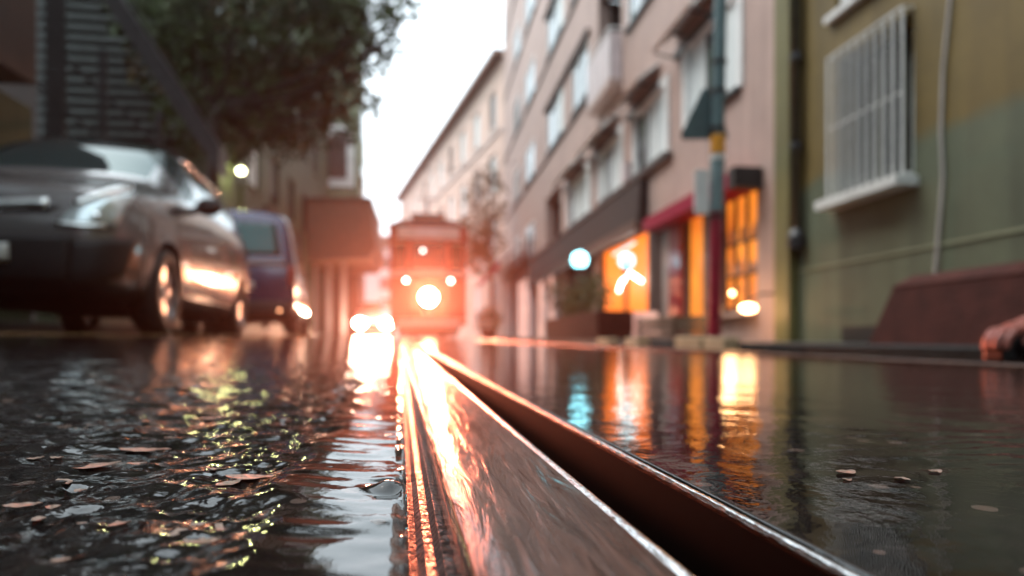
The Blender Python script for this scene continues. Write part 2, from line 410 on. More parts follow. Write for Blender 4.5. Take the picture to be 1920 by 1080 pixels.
# skirts down both sides of the slot
nb = len(V)
skL = V[idx[:, iL]]+np.array([.0008, 0, -.05]); skR = V[idx[:, iL+1]]+np.array([0, 0, -.05])
V = np.concatenate([V, skL, skR])
a = idx[:, iL]; b = nb+np.arange(ny)
q2 = np.stack([a[:-1], b[:-1], b[1:], a[1:]], -1)
a = idx[:, iL+1]; b = nb+ny+np.arange(ny)
q3 = np.stack([b[:-1], a[:-1], a[1:], b[1:]], -1)
q = np.concatenate([q, q2, q3]).astype(np.int32)
me = bpy.data.meshes.new("road"); me.vertices.add(len(V)); me.vertices.foreach_set('co', V.astype(np.float32).ravel())
me.loops.add(len(q)*4); me.loops.foreach_set('vertex_index', q.ravel())
me.polygons.add(len(q)); me.polygons.foreach_set('loop_start', np.arange(0, len(q)*4, 4, dtype=np.int32))
me.polygons.foreach_set('loop_total', np.full(len(q), 4, np.int32)); me.update(); me.validate()
chop = np.where(left, .08+.34*(1-calm), .17+.15*sstep(.25, 1.0, U)).ravel()
chop = np.concatenate([chop, np.full(2*ny, .3)])
at_ = me.attributes.new('chop', 'FLOAT', 'POINT'); at_.data.foreach_set('value', chop.astype(np.float32))
me.materials.append(M['road']); me.shade_smooth()
road = bpy.data.objects.new("road", me); COL.objects.link(road); tag(road, kind='structure')

# ------------------------------------------------------------------ tram rails
def sweep(name, prof, off, m, dz=0, y1=34, label=None, parent=None, smooth=True, y0=-1.5):
    yy = np.concatenate([np.linspace(y0, 0, 8)[:-1], np.linspace(0, 2, 100)[:-1], np.linspace(2, y1, 60)])
    n = len(prof); vs = []; fs = []
    for y in yy:
        rx = float(railX(y))+off; rz = .0075*y+dz
        for (u, z) in prof: vs.append((rx+u, y, rz+z))
    for i in range(len(yy)-1):
        for k in range(n-1): fs.append((i*n+k, i*n+k+1, (i+1)*n+k+1, (i+1)*n+k))
    mb = MB(); mb.add(vs, fs); o = mb.build(name, m, parent, smooth=smooth, fix=False)
    es = o.modifiers.new("edges", 'EDGE_SPLIT'); es.split_angle = radians(40)
    return o
def arc(cx, cz, r, a0, a1, n=6): return [(cx+r*cos(radians(a0+(a1-a0)*i/n)), cz+r*sin(radians(a0+(a1-a0)*i/n))) for i in range(n+1)]
head = [(.0158, -.055), (.0158, -.006)]+arc(.0188, -.0032, .003, 180, 100, 4)+[(.028, .0004), (.040, .0006), (.052, .0002), (.0655, .0001)]
burr = [(.0655, .0001), (.0664, .0005), (.0672, .0009), (.0680, .0008), (.0692, -.0004), (.0706, -.0025), (.0718, -.006)]
flank = [(.0718, -.006), (.0728, -.016), (.0745, -.036)]
groove = [(.0745, -.036), (.079, -.040), (.098, -.040), (.1040, -.034), (.1062, -.0030)]
lip = [(.1062, -.0030)]+arc(.1078, -.0015, .0016, 185, 60, 6)+[(.1092, -.0008), (.1096, -.03)]
t = thing('tram_rail', 'wet brown grooved steel rail shining through the middle of the foreground', 'tram rail', (0, 0, 0), group='tram rails set in the road')
sweep('rail_head', head, 0, M['steel'], parent=t); sweep('polished_edge', burr, 0, M['polish'], parent=t); sweep('gauge_face', flank, 0, M['groove'], parent=t); sweep('groove', groove, 0, M['groove'], parent=t); sweep('guard_lip', lip, 0, M['polish'], parent=t)
sweep('tar_joint', [(-.004, -.012), (.003, -.0105), (.0052, -.0118), (.0075, -.0095), (.0105, -.0105), (.0125, -.008), (.0159, -.009)], 0, M['tar'], parent=t)
t2 = thing('tram_rail', 'thin pale second tram rail crossing the right half of the road below the pole', 'tram rail', (1, 0, 0), group='tram rails set in the road')
OFF = 1.13
sweep('rail_head', [(.060, -.02)]+[(.1278-u, z) for u, z in reversed(head+burr[1:])][:-1]+[(.1122, -.03)], OFF-.06, M['steel'], dz=.006, parent=t2)
sweep('guard_lip', [(.0, -.03), (.0005, -.001), (.004, 0), (.018, 0), (.0215, -.002), (.022, -.03)], OFF-.06, M['steel'], dz=.006, parent=t2)
# worn yellow line along the parked cars
def strip(name, x0, x1, y0, y1, m, dz=.004, kind=None, n=40):
    vs = []; fs = []
    for i in range(n+1):
        y = y0+(y1-y0)*i/n
        for x in (x0, (x0+x1)/2, x1): vs.append((x, y, g(x, y)+dz))
    for i in range(n):
        for k in range(2): fs.append((i*3+k, i*3+k+1, i*3+k+4, i*3+k+3))
    o = MB().add(vs, fs).build(name, m, fix=False); tag(o, kind='structure'); return o
strip('road_marking', -1.72, -1.60, .5, 40, M['paint_line'])

# ------------------------------------------------------------------ kerbs and pavements
KX, WX = 2.5, 3.8
def walk(name, x0, x1, y0, y1, h, m, n=50, side=0, bevel=0):
    """long raised sheet following the road slope with a vertical face at x0"""
    vs = []; fs = []
    for i in range(n+1):
        y = y0+(y1-y0)*i/n; zb = g(side, y)
        for x, z in ((x0, zb-.1), (x0, zb+h-.012), (x0+(.012 if x1 > x0 else -.012), zb+h), (x1, zb+h+.0), (x1, zb-.1)): vs.append((x, y, z))
    for i in range(n):
        for k in range(4): fs.append((i*5+k, i*5+k+1, (i+1)*5+k+1, (i+1)*5+k))
    o = MB().add(vs, fs).build(name, m); tag(o, kind='structure'); return o
walk('kerb', KX, KX+.16, -34, 30, .083, M['kerb'], side=KX)
walk('pavement', KX+.162, WX+.3, -34, 32, .079, M['pave'], side=KX)
walk('kerb', -4.3, -4.45, -34, 60, .12, M['kerb'], side=-4.3)
walk('pavement', -4.452, -14, -34, 60, .116, M['pave'], side=-4.3)
PZ = lambda y: g(KX, y)+.079
LPZ = lambda y: g(-4.3, y)+.116

# ------------------------------------------------------------------ window kit on a wall plane x = X facing -x (side=-1) or +x (side=+1)
def xbox(mb, X, side, d0, d1, y0, y1, z0, z1):
    a, b = X+side*d0, X+side*d1
    mb.box(min(a, b), max(a, b), y0, y1, z0, z1)
def wall_with_holes(name, X, side, y0, y1, z0, z1, holes, m, parent, th=.28):
    """solid wall, holes = (y0,y1,z0,z1) cut right through the outer leaf"""
    yc = sorted({y0, y1, *[h[0] for h in holes], *[h[1] for h in holes]}); zc = sorted({z0, z1, *[h[2] for h in holes], *[h[3] for h in holes]})
    mb = MB()
    def solid(i, k):
        if i < 0 or k < 0 or i >= len(yc)-1 or k >= len(zc)-1: return False
        a, c = (yc[i]+yc[i+1])/2, (zc[k]+zc[k+1])/2
        return not any(h[0] < a < h[1] and h[2] < c < h[3] for h in holes)
    Xo, Xi = X, X-side*th
    for i in range(len(yc)-1):
        for k in range(len(zc)-1):
            if not solid(i, k): continue
            a, b, c, d = yc[i], yc[i+1], zc[k], zc[k+1]
            for XX in (Xo, Xi): mb.add([(XX, a, c), (XX, b, c), (XX, b, d), (XX, a, d)], [(0, 1, 2, 3)])
            if not solid(i-1, k): mb.add([(Xo, a, c), (Xi, a, c), (Xi, a, d), (Xo, a, d)], [(0, 1, 2, 3)])
            if not solid(i+1, k): mb.add([(Xo, b, c), (Xi, b, c), (Xi, b, d), (Xo, b, d)], [(0, 1, 2, 3)])
            if not solid(i, k-1): mb.add([(Xo, a, c), (Xi, a, c), (Xi, b, c), (Xo, b, c)], [(0, 1, 2, 3)])
            if not solid(i, k+1): mb.add([(Xo, a, d), (Xi, a, d), (Xi, b, d), (Xo, b, d)], [(0, 1, 2, 3)])
    return mb.build(name, m, parent, fix=False)
def window(X, side, y0, y1, z0, z1, parent, panes=2, curtain=None, sill=True, fm=None, deep=.12, name='window', gl='glass'):
    fm = fm or M['frame']; f = .055
    mb = MB(); a, b = -deep, -deep+.06
    xbox(mb, X, side, a, b, y0, y0+f, z0, z1); xbox(mb, X, side, a, b, y1-f, y1, z0, z1)
    xbox(mb, X, side, a, b, y0+f, y1-f, z0, z0+f); xbox(mb, X, side, a, b, y0+f, y1-f, z1-f, z1)
    for k in range(1, panes):
        yc = y0+(y1-y0)*k/panes; xbox(mb, X, side, a, b-.004, yc-.03, yc+.03, z0+f, z1-f)
    w = mb.build(name, fm, parent)
    gm = MB(); xbox(gm, X, side, a+.02, a+.03, y0+f, y1-f, z0+f, z1-f); gm.build('pane', M[gl], w)
    if curtain:
        cm = MB()
        for (u0, u1, m0) in curtain:
            n = 14; vs = []
            ya, yb_ = y0+(y1-y0)*u0, y0+(y1-y0)*u1
            zc = z0+(z1-z0)*m0
            for i in range(n+1):
                yy = ya+(yb_-ya)*i/n; xx = X+side*(a-.0+.045+.012*sin(i*2.3))
                vs += [(xx, yy, zc), (xx, yy, z1-f)]
            cm.add(vs, [(2*i, 2*i+2, 2*i+3, 2*i+1) for i in range(n)])
        cm.build('curtain', M['curtain'], w, smooth=True)
    if sill:
        s = MB(); xbox(s, X, side, -deep+.06, .07, y0-.06, y1+.06, z0-.06, z0-.002); s.build('sill', M['frame'] if sill is True else sill, w)
    return w

# ------------------------------------------------------------------ olive building (right foreground)
gb = thing('olive_building', 'olive green plastered building with barred window filling the right edge', 'building', (WX, 0, 0))
gy0, gz0 = yz(1692, 330, WX-.10); gy1, gz1 = yz(1552, 385, WX-.10)
WZ0, WZ1 = 1.36, 2.66
wy0, wy1 = gy0, gy1
YE = yz(1468, 300, WX)[0]
holes = [(wy0, wy1, WZ0, WZ1), (wy0-.1, wy1+.05, 3.10, 4.5)]
wall_with_holes('wall', WX, -1, -34, YE, -.3, 13, holes+[(a_, a_+1.1, z_, z_+1.4) for a_ in range(-30, 2, 3) for z_ in (1.4, 4.6, 7.8)], M['green'], gb)
for a_ in range(-30, 2, 3):
    for z_ in (1.4, 4.6, 7.8): window(WX, -1, a_, a_+1.1, z_, z_+1.4, gb, 2)
window(WX, -1, wy0, wy1, WZ0, WZ1, gb, 3, curtain=[(.12, .26, .0)], sill=False, deep=.24, fm=M['pipe'])
window(WX, -1, wy0-.1, wy1+.05, 3.10, 4.5, gb, 2, curtain=[(.0, 1, .0)])
ms = MB(); xbox(ms, WX, -1, 0, .20, wy0-.05, wy1+.05, WZ0-.09, WZ0-.01); ms.build('sill', M['white'], gb)
gr = MB()   # bulging white window grille
n = 9; d = .10
for i in range(n+1):
    yy = wy0+(wy1-wy0)*i/n
    gr.tube([(WX-.01, yy, WZ1+.01), (WX-d, yy, WZ1+.01), (WX-d, yy, WZ0+.0)], .013, 6)
for zz in (WZ1+.01, WZ0+.01):
    gr.tube([(WX-.01, wy0, zz), (WX-d, wy0, zz), (WX-d, wy1, zz), (WX-.01, wy1, zz)], .011, 6)
for zz in (WZ0+.5,):
    gr.tube([(WX-d, wy0, zz+.15), (WX-d, wy1, zz+.15)], .007, 6)
gr.build('window_grille', M['white'], gb)
xs = MB(); xbox(xs, WX, -1, 0, .012, -34, YE-.3, .765, .785); xs.build('plaster_band', M['strip'], gb)
pl = MB(); xbox(pl, WX, -1, .0, .10, YE-.28, YE, -.3, 13); pl.build('corner_pilaster', M['pil'], gb)
vt = MB(); va, _ = yz(1650, 620, WX); vb, _ = yz(1582, 620, WX)
xbox(vt, WX, -1, .0, .02, va, vb, .06, .19); vt.build('vent_grate', M['trim'], gb)
# dark downpipe beside the pilaster
dp = thing('downpipe', 'dark downpipe running down the olive wall beside the ochre corner strip', 'downpipe', (WX, YE-.35, 0))
py = YE-.36
MB().tube([(WX-.07, py, 12.9), (WX-.07, py, 1.05)], .042, 12).build('pipe', M['pipe'], dp, smooth=True)
for zz in (2.0, 2.9, 3.9): MB().lathe((WX-.07, py, zz), (0, 0, 1), [(.0, 0), (.062, 0), (.062, .07), (.0, .07)], 12).build('bracket', M['dark'], dp)
cl = MB()
cl.lathe((WX-.07, py, 1.0), (0, 0, 1), [(.0, 0), (.085, 0), (.085, .12), (.05, .19)], 12)
cl.build('outlet', M['dark'], dp)
# white cable
cb = []
for (px, py_) in ((1780, -260), (1781, 0), (1768, 130), (1764, 250), (1768, 330), (1760, 430), (1752, 530), (1752, 640)):
    p = on_x(px, py_, WX-.02); cb.append(p)
c_ = MB().tube(cb, .012, 8).build('wall_cable', M['cable'], smooth=True)
tag(c_, 'wavy white cable hanging down the olive wall right of the barred window', 'cable')

# ------------------------------------------------------------------ pink apartment building
pk = thing('pink_building', 'long pink plastered apartment block with shops along the right pavement', 'building', (WX, YE, 0))
PY0, PY1 = YE+.004, 30.5
yy = lambda px: yz(px, 500, WX)[0]
row1 = [(yy(1385), yy(1290), 3.15, 4.28), (yy(1250), yy(1193), 3.05, 4.12), (yy(1166), yy(1126), 3.05, 4.12), (yy(1106), yy(1068), 3.05, 4.12)]
shop_red = (yy(1419), yy(1352), .42, 1.98); door_red = (yy(1326), yy(1285), .02, 1.98)
recess = (yy(1250), yy(1216), .02, 2.0); shop_or = (yy(1214), yy(1126), .25, 2.02)
shop_l = (yy(1112), yy(1062), .25, 2.4); shop_l2 = (yy(1040), yy(1005), .1, 2.5); shop_l3 = (yy(995), yy(968), .1, 2.5)
upper = []
cols_u = [(yy(1103), yy(1074)), (yy(1056), yy(1027)), (yy(1002), yy(985)), (yy(975), yy(964))]
bal_cols = (yy(1165), yy(1122))
near_cols = [(7.4, 9.0), (10.2, 11.6)]
for fl in range(4):
    z0 = 5.85+2.9*fl
    for (a_, b_) in cols_u: upper.append((a_, b_, z0, z0+1.3))
    for (a_, b_) in near_cols: upper.append((a_, b_, z0+.05, z0+1.35))
upper += [(cols_u[2][0], cols_u[2][1], 3.1, 4.3), (cols_u[3][0], cols_u[3][1], 3.1, 4.3)]
balc = [(bal_cols[0], bal_cols[1], 5.15+2.9*k, 7.55+2.9*k) for k in range(3)]
bay = [(yy(1052), yy(1024), 3.0, 4.5)]
wall_with_holes('wall', WX, -1, PY0, PY1, -.3, 18, row1+upper+balc+bay+[shop_red, door_red, recess, shop_or, shop_l, shop_l2, shop_l3], M['pink'], pk)
cts = [[(.03, .4, 0), (.62, .97, .0)], [(.03, .55, 0)], [(.05, .5, .0), (.75, .97, .1)], [(.05, .45, 0), (.5, .8, 0)]]
for i, r in enumerate(row1):
    k = MB(); xbox(k, WX, -1, 0, .035, r[0]-.13, r[0]-.003, r[2]-.02, r[3]+.13); xbox(k, WX, -1, 0, .035, r[1]+.003, r[1]+.13, r[2]-.02, r[3]+.13); xbox(k, WX, -1, 0, .033, r[0]-.003, r[1]+.003, r[3]+.003, r[3]+.13); k.build('window_surround', M['frame'], pk)
    window(WX, -1, *r, pk, 3, curtain=cts[i], sill=M['dark'], deep=.06)
for i, r in enumerate(upper):
    window(WX, -1, *r, pk, 2, curtain=[(.0, .3, .0)] if i % 3 == 1 else None, sill=M['dark'], deep=.06, gl='glass_up')
lg = MB(); xbox(lg, WX, -1, 0, .10, yy(1262), PY1, 2.90, 2.98); lg.build('ledge', M['dbrown'], pk)
for fl in range(4):
    lg = MB(); xbox(lg, WX, -1, 0, .05, yy(1110), PY1-.1, 5.68+2.9*fl, 5.75+2.9*fl); lg.build('string_course', M['dbrown'], pk)
for fl in range(4):
    pr = MB(); xbox(pr, WX, -1, 0, .10, yy(1106)+.0, yy(1024), 7.2+2.9*fl, 7.3+2.9*fl); pr.build('window_hood', M['dbrown'], pk)
for (a_, b_, z0, z1) in balc+bay:
    bk = MB(); xbox(bk, WX, -1, -1.25, -1.2, a_-.3, b_+.3, z0-.1, z1+.1); xbox(bk, WX, -1, -1.2, -.285, a_-.1, a_-.02, z0, z1); xbox(bk, WX, -1, -1.2, -.285, b_+.02, b_+.1, z0, z1)
    xbox(bk, WX, -1, -1.2, -.285, a_, b_, z0-.1, z0-.002); xbox(bk, WX, -1, -1.2, -.285, a_, b_, z1+.002, z1+.1)
    bk.build('balcony_recess', M['dbrown'], pk)
for (a_, b_, z0, z1) in balc:
    b = MB(); xbox(b, WX, -1, 0, .26, a_-.05, b_+.05, z0-.14, z0-.004)
    bo = b.build('balcony', M['pink'], pk)
    r_ = MB(); xbox(r_, WX, -1, .21, .24, a_, b_, z0, z0+.92); xbox(r_, WX, -1, .0, .205, a_, a_+.03, z0, z0+.92)
    r_.build('balcony_panel', M['whitefab'], bo)
    h_ = MB(); h_.tube([(WX, a_, z0+1.0), (WX-.24, a_, z0+1.0), (WX-.24, b_, z0+1.0), (WX, b_, z0+1.0)], .02, 6)
    for f_ in (0, .25, .5, .75, 1): h_.tube([(WX-.24, a_+(b_-a_)*f_, z0), (WX-.24, a_+(b_-a_)*f_, z0+1.0)], .014, 6)
    h_.build('railing', M['frame'], bo)
    wdw = window(WX, -1, a_+.15, b_-.2, z0+.05, z1-.2, bo, 2, curtain=[(.0, 1, .0)], sill=False, deep=1.14)
# metal canopies above the first row of windows
spans = [(yy(1345), yy(1268), 4.44), (yy(1238), yy(1178), 4.30), (yy(1160), yy(1108), 4.26), (yy(1098), yy(1060), 4.24)]
ws = ['nearest and highest', 'second from the street pole', 'third from the street pole', 'farthest and lowest']
for i, (a_, b_, z) in enumerate(spans):
    c = thing('window_canopy', f'white metal canopy over the pink building\'s windows, {ws[i]} in the row', 'canopy', (WX, (a_+b_)/2, z), group='canopies over the first floor windows')
    k = MB(); k.hexa([(WX-.40, a_, z), (WX-.37, a_, z-.02), (WX-.37, b_, z-.02), (WX-.40, b_, z), (WX-.02, a_, z+.30), (WX, a_, z+.26), (WX, b_, z+.26), (WX-.02, b_, z+.30)])
    k.build('sheet', M['white'], c)
    for yq in (a_+.05, (a_+b_)/2, b_-.05): MB().tube([(WX, yq, z-.12), (WX-.37, yq, z-.04)], .016, 6).build('bracket', M['dark'], c)
    k = MB(); xbox(k, WX, -1, 0, .05, a_, b_, z-.11, z-.02); k.build('rail', M['dark'], c)
# wall lamp box between windows
lb = thing('wall_box', 'small pale box fixed to the pink wall between two windows', 'utility box', (WX, yy(1180), 3.1))
k = MB(); xbox(k, WX, -1, 0, .12, yy(1184), yy(1176), 3.02, 3.38); k.build('case', M['whitefab'], lb, bevel=.01)
k = MB(); xbox(k, WX, -1, .0, .08, yy(1183), yy(1177), 2.99, 3.015); k.build('bracket', M['dark'], lb)

# --- red café front
def lit_mat(name, c0, c1, s, scale=3.0, seedv=0):
    m, t, p = new_mat(name); L = t.links; N = t.nodes
    geo = N.new('ShaderNodeNewGeometry'); mp = N.new('ShaderNodeMapping'); mp.inputs['Scale'].default_value = (1, 1.6, .8); mp.inputs['Location'].default_value = (seedv, 0, seedv)
    L.new(geo.outputs['Position'], mp.inputs[0])
    vo = N.new('ShaderNodeTexVoronoi'); vo.feature = 'SMOOTH_F1'; vo.inputs['Scale'].default_value = scale; L.new(mp.outputs[0], vo.inputs['Vector'])
    cr = N.new('ShaderNodeValToRGB'); e = cr.color_ramp.elements; e[0].position = .15; e[0].color = (*c0, 1); e[1].position = .75; e[1].color = (*c1, 1)
    L.new(vo.outputs['Distance'], cr.inputs[0]); L.new(cr.outputs[0], p.inputs['Emission Color']); p.inputs['Emission Strength'].default_value = s
    p.inputs['Base Color'].default_value = (.1, .05, .03, 1)
    return m
M['lit1'] = lit_mat('warm_lit_interior', (1, .30, .03), (.50, .09, .008), .85, 2.2)
M['lit2'] = lit_mat('orange_lit_blind', (1, .20, .012), (.95, .15, .006), 1.15, 1.5)
M['lit3'] = lit_mat('pink_lit_interior', (1, .55, .42), (.45, .22, .2), .7, 3)
yq_ = lambda px, X: yz(px, 500, X)[0]
cf = thing('red_cafe_front', 'crimson painted café front with orange lit glazing behind the street pole', 'shopfront', (WX, yy(1340), 0))
a_, b_ = yq_(1408, 3.74), yq_(1206, 3.46)
k = MB(); xbox(k, WX, -1, .0, .34, a_, b_, 1.80, 1.99); k.build('fascia', M['redfab'], cf)
k = MB(); xbox(k, WX, -1, .0, .345, yq_(1421, 3.74), a_-.003, 1.80, 2.03); k.build('awning_case', M['trim'], cf)
def jamb(p0, p1, m, nm): kk = MB(); xbox(kk, WX, -1, .0, .07, yy(p1), yy(p0), PZ(8)-.02, 1.998); kk.build(nm, m, cf)
jamb(1262, 1283, M['red'], 'column'); jamb(1250, 1262, M['pink'], 'column'); jamb(1327, 1341, M['dark'], 'column'); jamb(1342, 1352, M['red'], 'column')
for (r, nm, pn) in ((shop_red, 'shop_window', 3), (door_red, 'door', 1)):
    w_ = window(WX, -1, *r, cf, pn, sill=False, fm=M['dark'], deep=.09, name=nm)
    for ch in list(w_.children):
        if ch.name.startswith('pane'): ch.hide_render = False
        bpy.data.objects.remove(ch)
    k = MB(); xbox(k, WX, -1, -.065, -.06, r[0]+.055, r[1]-.055, r[2]+.055, r[3]-.055)
    lp = k.build('lit_pane', M['lit1'], w_)
sh = MB()
for zz in (.85, 1.25): xbox(sh, WX, -1, -.055, -.02, shop_red[0]+.06, shop_red[1]-.06, zz, zz+.03)
sh.build('shelf', M['dbrown'], cf)
jar = MB()
random.seed(4)
for zz in (.88, 1.28):
    y_ = shop_red[0]+.1
    while y_ < shop_red[1]-.1:
        h_ = random.uniform(.08, .22); jar = MB(); jar.lathe((WX+.037, y_, zz), (0, 0, 1), [(0, 0), (.014, 0), (.014, h_*.7), (.007, h_), (0, h_)], 8); tag(jar.build('bottle', M['pink']), 'small pink bottle standing on a shelf in the café window', 'bottle', 'bottles on the café shelves'); y_ += random.uniform(.05, .13)

st = MB(); xbox(st, WX, -1, .0, .10, yy(1421), yy(1352)-.02, .36, .41); st.build('window_sill', M['pink'], cf)

def lampthing(name, label, p, r, col, s, watts, cat='lamp', arm=None, sq=(1, 1, 1), group=None, hood=None):
    t = thing(name, label, cat, p, group=group)
    MB().ball(p, r, 12, sq).build('bulb', glow(name+'_glow', col, s), t, smooth=True)
    if arm is not None: MB().tube(arm, .014, 8).build('bracket', M['dark'], t, smooth=True)
    if hood: hood(t)
    if watts:
        ld = bpy.data.lights.new('lamp_light', 'POINT'); ld.energy = watts; ld.color = col; ld.shadow_soft_size = r*1.02+.01
        lo = bpy.data.objects.new('lamp_light', ld); COL.objects.link(lo); lo.parent = t
        # the light sits just outside the bulb, towards the street
        lo.location = (-(r*sq[0]+r+.03) if p[0] > 0 else (r*sq[0]+r+.03), 0, 0)
    return t
p = on_x(1403, 578, WX-.30)
def hood1(t):
    k = MB(); k.lathe((p.x, p.y, p.z+.075), (0, 0, 1), [(.17, -.03), (.10, .03), (.02, .045), (0, .045)], 20); k.build('shade', M['dark'], t)
lampthing('shop_lamp', 'broad warm white lamp low beside the café window, the larger of two', tuple(p), .075, (1, .50, .22), 12, 4, sq=(1.2, 1.2, .66), arm=[(p.x, p.y, p.z+.08), (p.x+.15, p.y, p.z+.16), (WX, p.y, p.z+.16)])
p2 = on_x(1373, 550, WX-.12)
lampthing('shop_lamp', 'small warm lamp low in the café window, the smaller of two', tuple(p2), .028, (1, .5, .2), 12, 1, arm=[(p2.x, p2.y, p2.z+.02), (WX, p2.y, p2.z+.05)])

# --- orange shop with neon
osf = thing('orange_shop_front', 'shopfront glowing orange beneath a dark brown awning on the pink building', 'shopfront', (WX, yy(1170), 0))
w_ = window(WX, -1, *shop_or, osf, 2, sill=False, fm=M['dark'], deep=.12, name='shop_window')
for ch in list(w_.children): bpy.data.objects.remove(ch)
k = MB(); xbox(k, WX, -1, -.085, -.08, shop_or[0]+.05, shop_or[1]-.05, shop_or[2]+.05, shop_or[3]-.05); k.build('lit_blind', M['lit2'], w_)
k = MB(); xbox(k, WX, -1, -.27, -.25, recess[0], recess[1], .02, 1.999); k.build('door', M['dbrown'], osf)
a_, b_ = yy(1216), yy(1000)
k = MB(); k.hexa([(3.60, a_, 2.06), (WX-.004, a_, 2.08), (WX-.004, b_, 2.08), (3.60, b_, 2.06), (3.66, a_, 2.82), (WX-.004, a_, 2.84), (WX-.004, b_, 2.84), (3.66, b_, 2.82)])
aw = k.build('awning', M['brownfab'], osf)
k = MB(); k.box(3.575, 3.598, a_, b_, 1.92, 2.14); k.build('valance', M['dbrown'], aw)
k = MB(); k.tube([(3.57, a_, 1.92), (3.57, b_, 1.92)], .022, 8); k.build('front_bar', M['galv'], aw)
# cyan tube and white chevron neon
nm_ = glow('cyan_neon', (.2, .85, 1), 1.2); nw = glow('white_neon', (1, .9, .8), 9)
X3 = WX-.16
k = MB().tube([on_x(1150, 478, X3), on_x(1190, 455, X3)], .016, 8).build('neon_tube', nm_)
tag(k, 'short cyan light tube along the top edge of the orange window', 'neon tube')
k = MB(); k.tube([on_x(1160, 546, X3), on_x(1165, 530, X3), on_x(1181, 512, X3), on_x(1203, 527, X3)], .021, 8)
k = k.build('neon_sign', nw); tag(k, 'glowing white neon bent like a chevron in front of the orange window', 'neon sign')
# --- shops farther along
fs = thing('far_shop_front', 'pale lit shopfronts at the far end of the pink building', 'shopfront', (WX, yy(1000), 0))
for i, r in enumerate((shop_l, shop_l2, shop_l3)):
    w_ = window(WX, -1, *r, fs, 3, sill=False, fm=M['frame'] if i else M['dark'], deep=.12, name='shop_window')
    for ch in list(w_.children): bpy.data.objects.remove(ch)
    k = MB(); xbox(k, WX, -1, -.085, -.08, r[0]+.05, r[1]-.05, r[2]+.05, r[3]-.05); k.build('pane', M['lit3'] if i else M['glass'], w_)
for i, px in enumerate((1048, 1030, 1000, 962)):
    k = MB(); xbox(k, WX, -1, 0, .12, yy(px)-.15, yy(px)+.25, PZ(20), 2.7); k.build('pilaster', M['pale'] if i % 2 else M['whitefab'], fs)
sa = thing('pale_awning', 'pale sloping awning with crimson edge over the farthest shop of the pink building', 'awning', (WX, yy(955), 2.9))
a_, b_ = yy(990), yy(938)
k = MB(); k.hexa([(2.75, a_, 3.0), (WX-.13, a_, 3.75), (WX-.13, b_, 3.75), (2.75, b_, 3.0), (2.73, a_, 3.04), (WX-.13, a_, 3.8), (WX-.13, b_, 3.8), (2.73, b_, 3.04)]); k.build('canvas', M['whitefab'], sa)
k = MB(); k.box(2.70, 2.728, a_, b_, 2.72, 3.02); k.build('valance', M['redfab'], sa)

# ------------------------------------------------------------------ globe lamps, plants, crates on the right pavement
cy = (.25, .86, 1.0)
def post_lamp(px, py_, X, r, label, s):
    p = on_x(px, py_, X); zb = PZ(p.y)
    t = thing('globe_lamp', label, 'lamp', (p.x, p.y, zb), group='cyan globe lamps in front of the shops')
    MB().ball(tuple(p), r, 14).build('globe', glow('globe_glow', cy, s), t, smooth=True)
    MB().tube([(p.x, p.y, zb), (p.x, p.y, p.z-r+.01)], .022, 8).build('post', M['dark'], t, smooth=True)
    MB().lathe((p.x, p.y, p.z-r-.03), (0, 0, 1), [(0, 0), (.06, 0), (.09, .045), (0, .045)], 14).build('collar', M['dark'], t)
    MB().lathe((p.x, p.y, zb), (0, 0, 1), [(0, 0), (.12, 0), (.10, .04), (0, .05)], 14).build('base', M['dark'], t)
    return t
post_lamp(1087, 487, 2.95, .155, 'glowing cyan white globe lamp above the planted box', 4.5)
post_lamp(1175, 489, 3.25, .125, 'glowing cyan white globe lamp before the orange shop window', 1.7)

def foliage(mb, c, r, n, s, seed=0, sq=(1, 1, 1), up=0):
    rd = random.Random(seed); c = Vector(c)
    for _ in range(n):
        while True:
            v = Vector((rd.uniform(-1, 1), rd.uniform(-1, 1), rd.uniform(-1, 1)))
            if v.length <= 1 and v.length > rd.random()*.8: break
        p_ = c+Vector((v.x*r*sq[0], v.y*r*sq[1], v.z*r*sq[2]))
        a1 = Vector((rd.gauss(0, 1), rd.gauss(0, 1), rd.gauss(0, 1)+up)).normalized(); b1 = a1.orthogonal().normalized()
        b1 = (Matrix.Rotation(rd.uniform(0, 6.28), 3, a1) @ b1); L_ = s*rd.uniform(.6, 1.3); W_ = L_*.36
        mb.add([p_, p_+a1*L_*.45+b1*W_, p_+a1*L_, p_+a1*L_*.45-b1*W_], [(0, 1, 2, 3)])
def planter_box(name, label, px0, px1, ptop, X, depth, n, plants=True, m=None, seed=1, hplant=.6, group=None):
    a = on_x(px1, 640, X); b = on_x(px0, 640, X); zt = on_x((px0+px1)/2, ptop, X).z; zb = PZ(a.y)
    t = thing(name, label, 'planter', (X+depth/2, (a.y+b.y)/2, zb), group=group)
    k = MB(); y0, y1 = a.y, b.y
    k.hexa([(X, y0, zb), (X+depth, y0, zb), (X+depth, y1, zb), (X, y1, zb), (X-.03, y0-.03, zt), (X+depth+.03, y0-.03, zt), (X+depth+.03, y1+.03, zt), (X-.03, y1+.03, zt)])
    k.build('box', m or M['planter'], t, bevel=.01)
    k = MB(); k.box(X+.02, X+depth-.02, y0+.02, y1-.02, zt, zt+.012); k.build('soil', M['soil'], t)
    if plants:
        k = MB(); rd = random.Random(seed)
        for i in range(n):
            c = (X+depth*rd.uniform(.2, .8), rd.uniform(y0+.1, y1-.1), zt+hplant*rd.uniform(.25, .8)); foliage(k, c, hplant*.42, 220, .08, seed*50+i)
        k.build('foliage', M['leaf2'], t, fix=False)
    return t
planter_box('planter', 'long red brown planter with leafy plants below the left globe lamp', 1024, 1122, 592, 2.7, .55, 7, seed=2, hplant=.75)
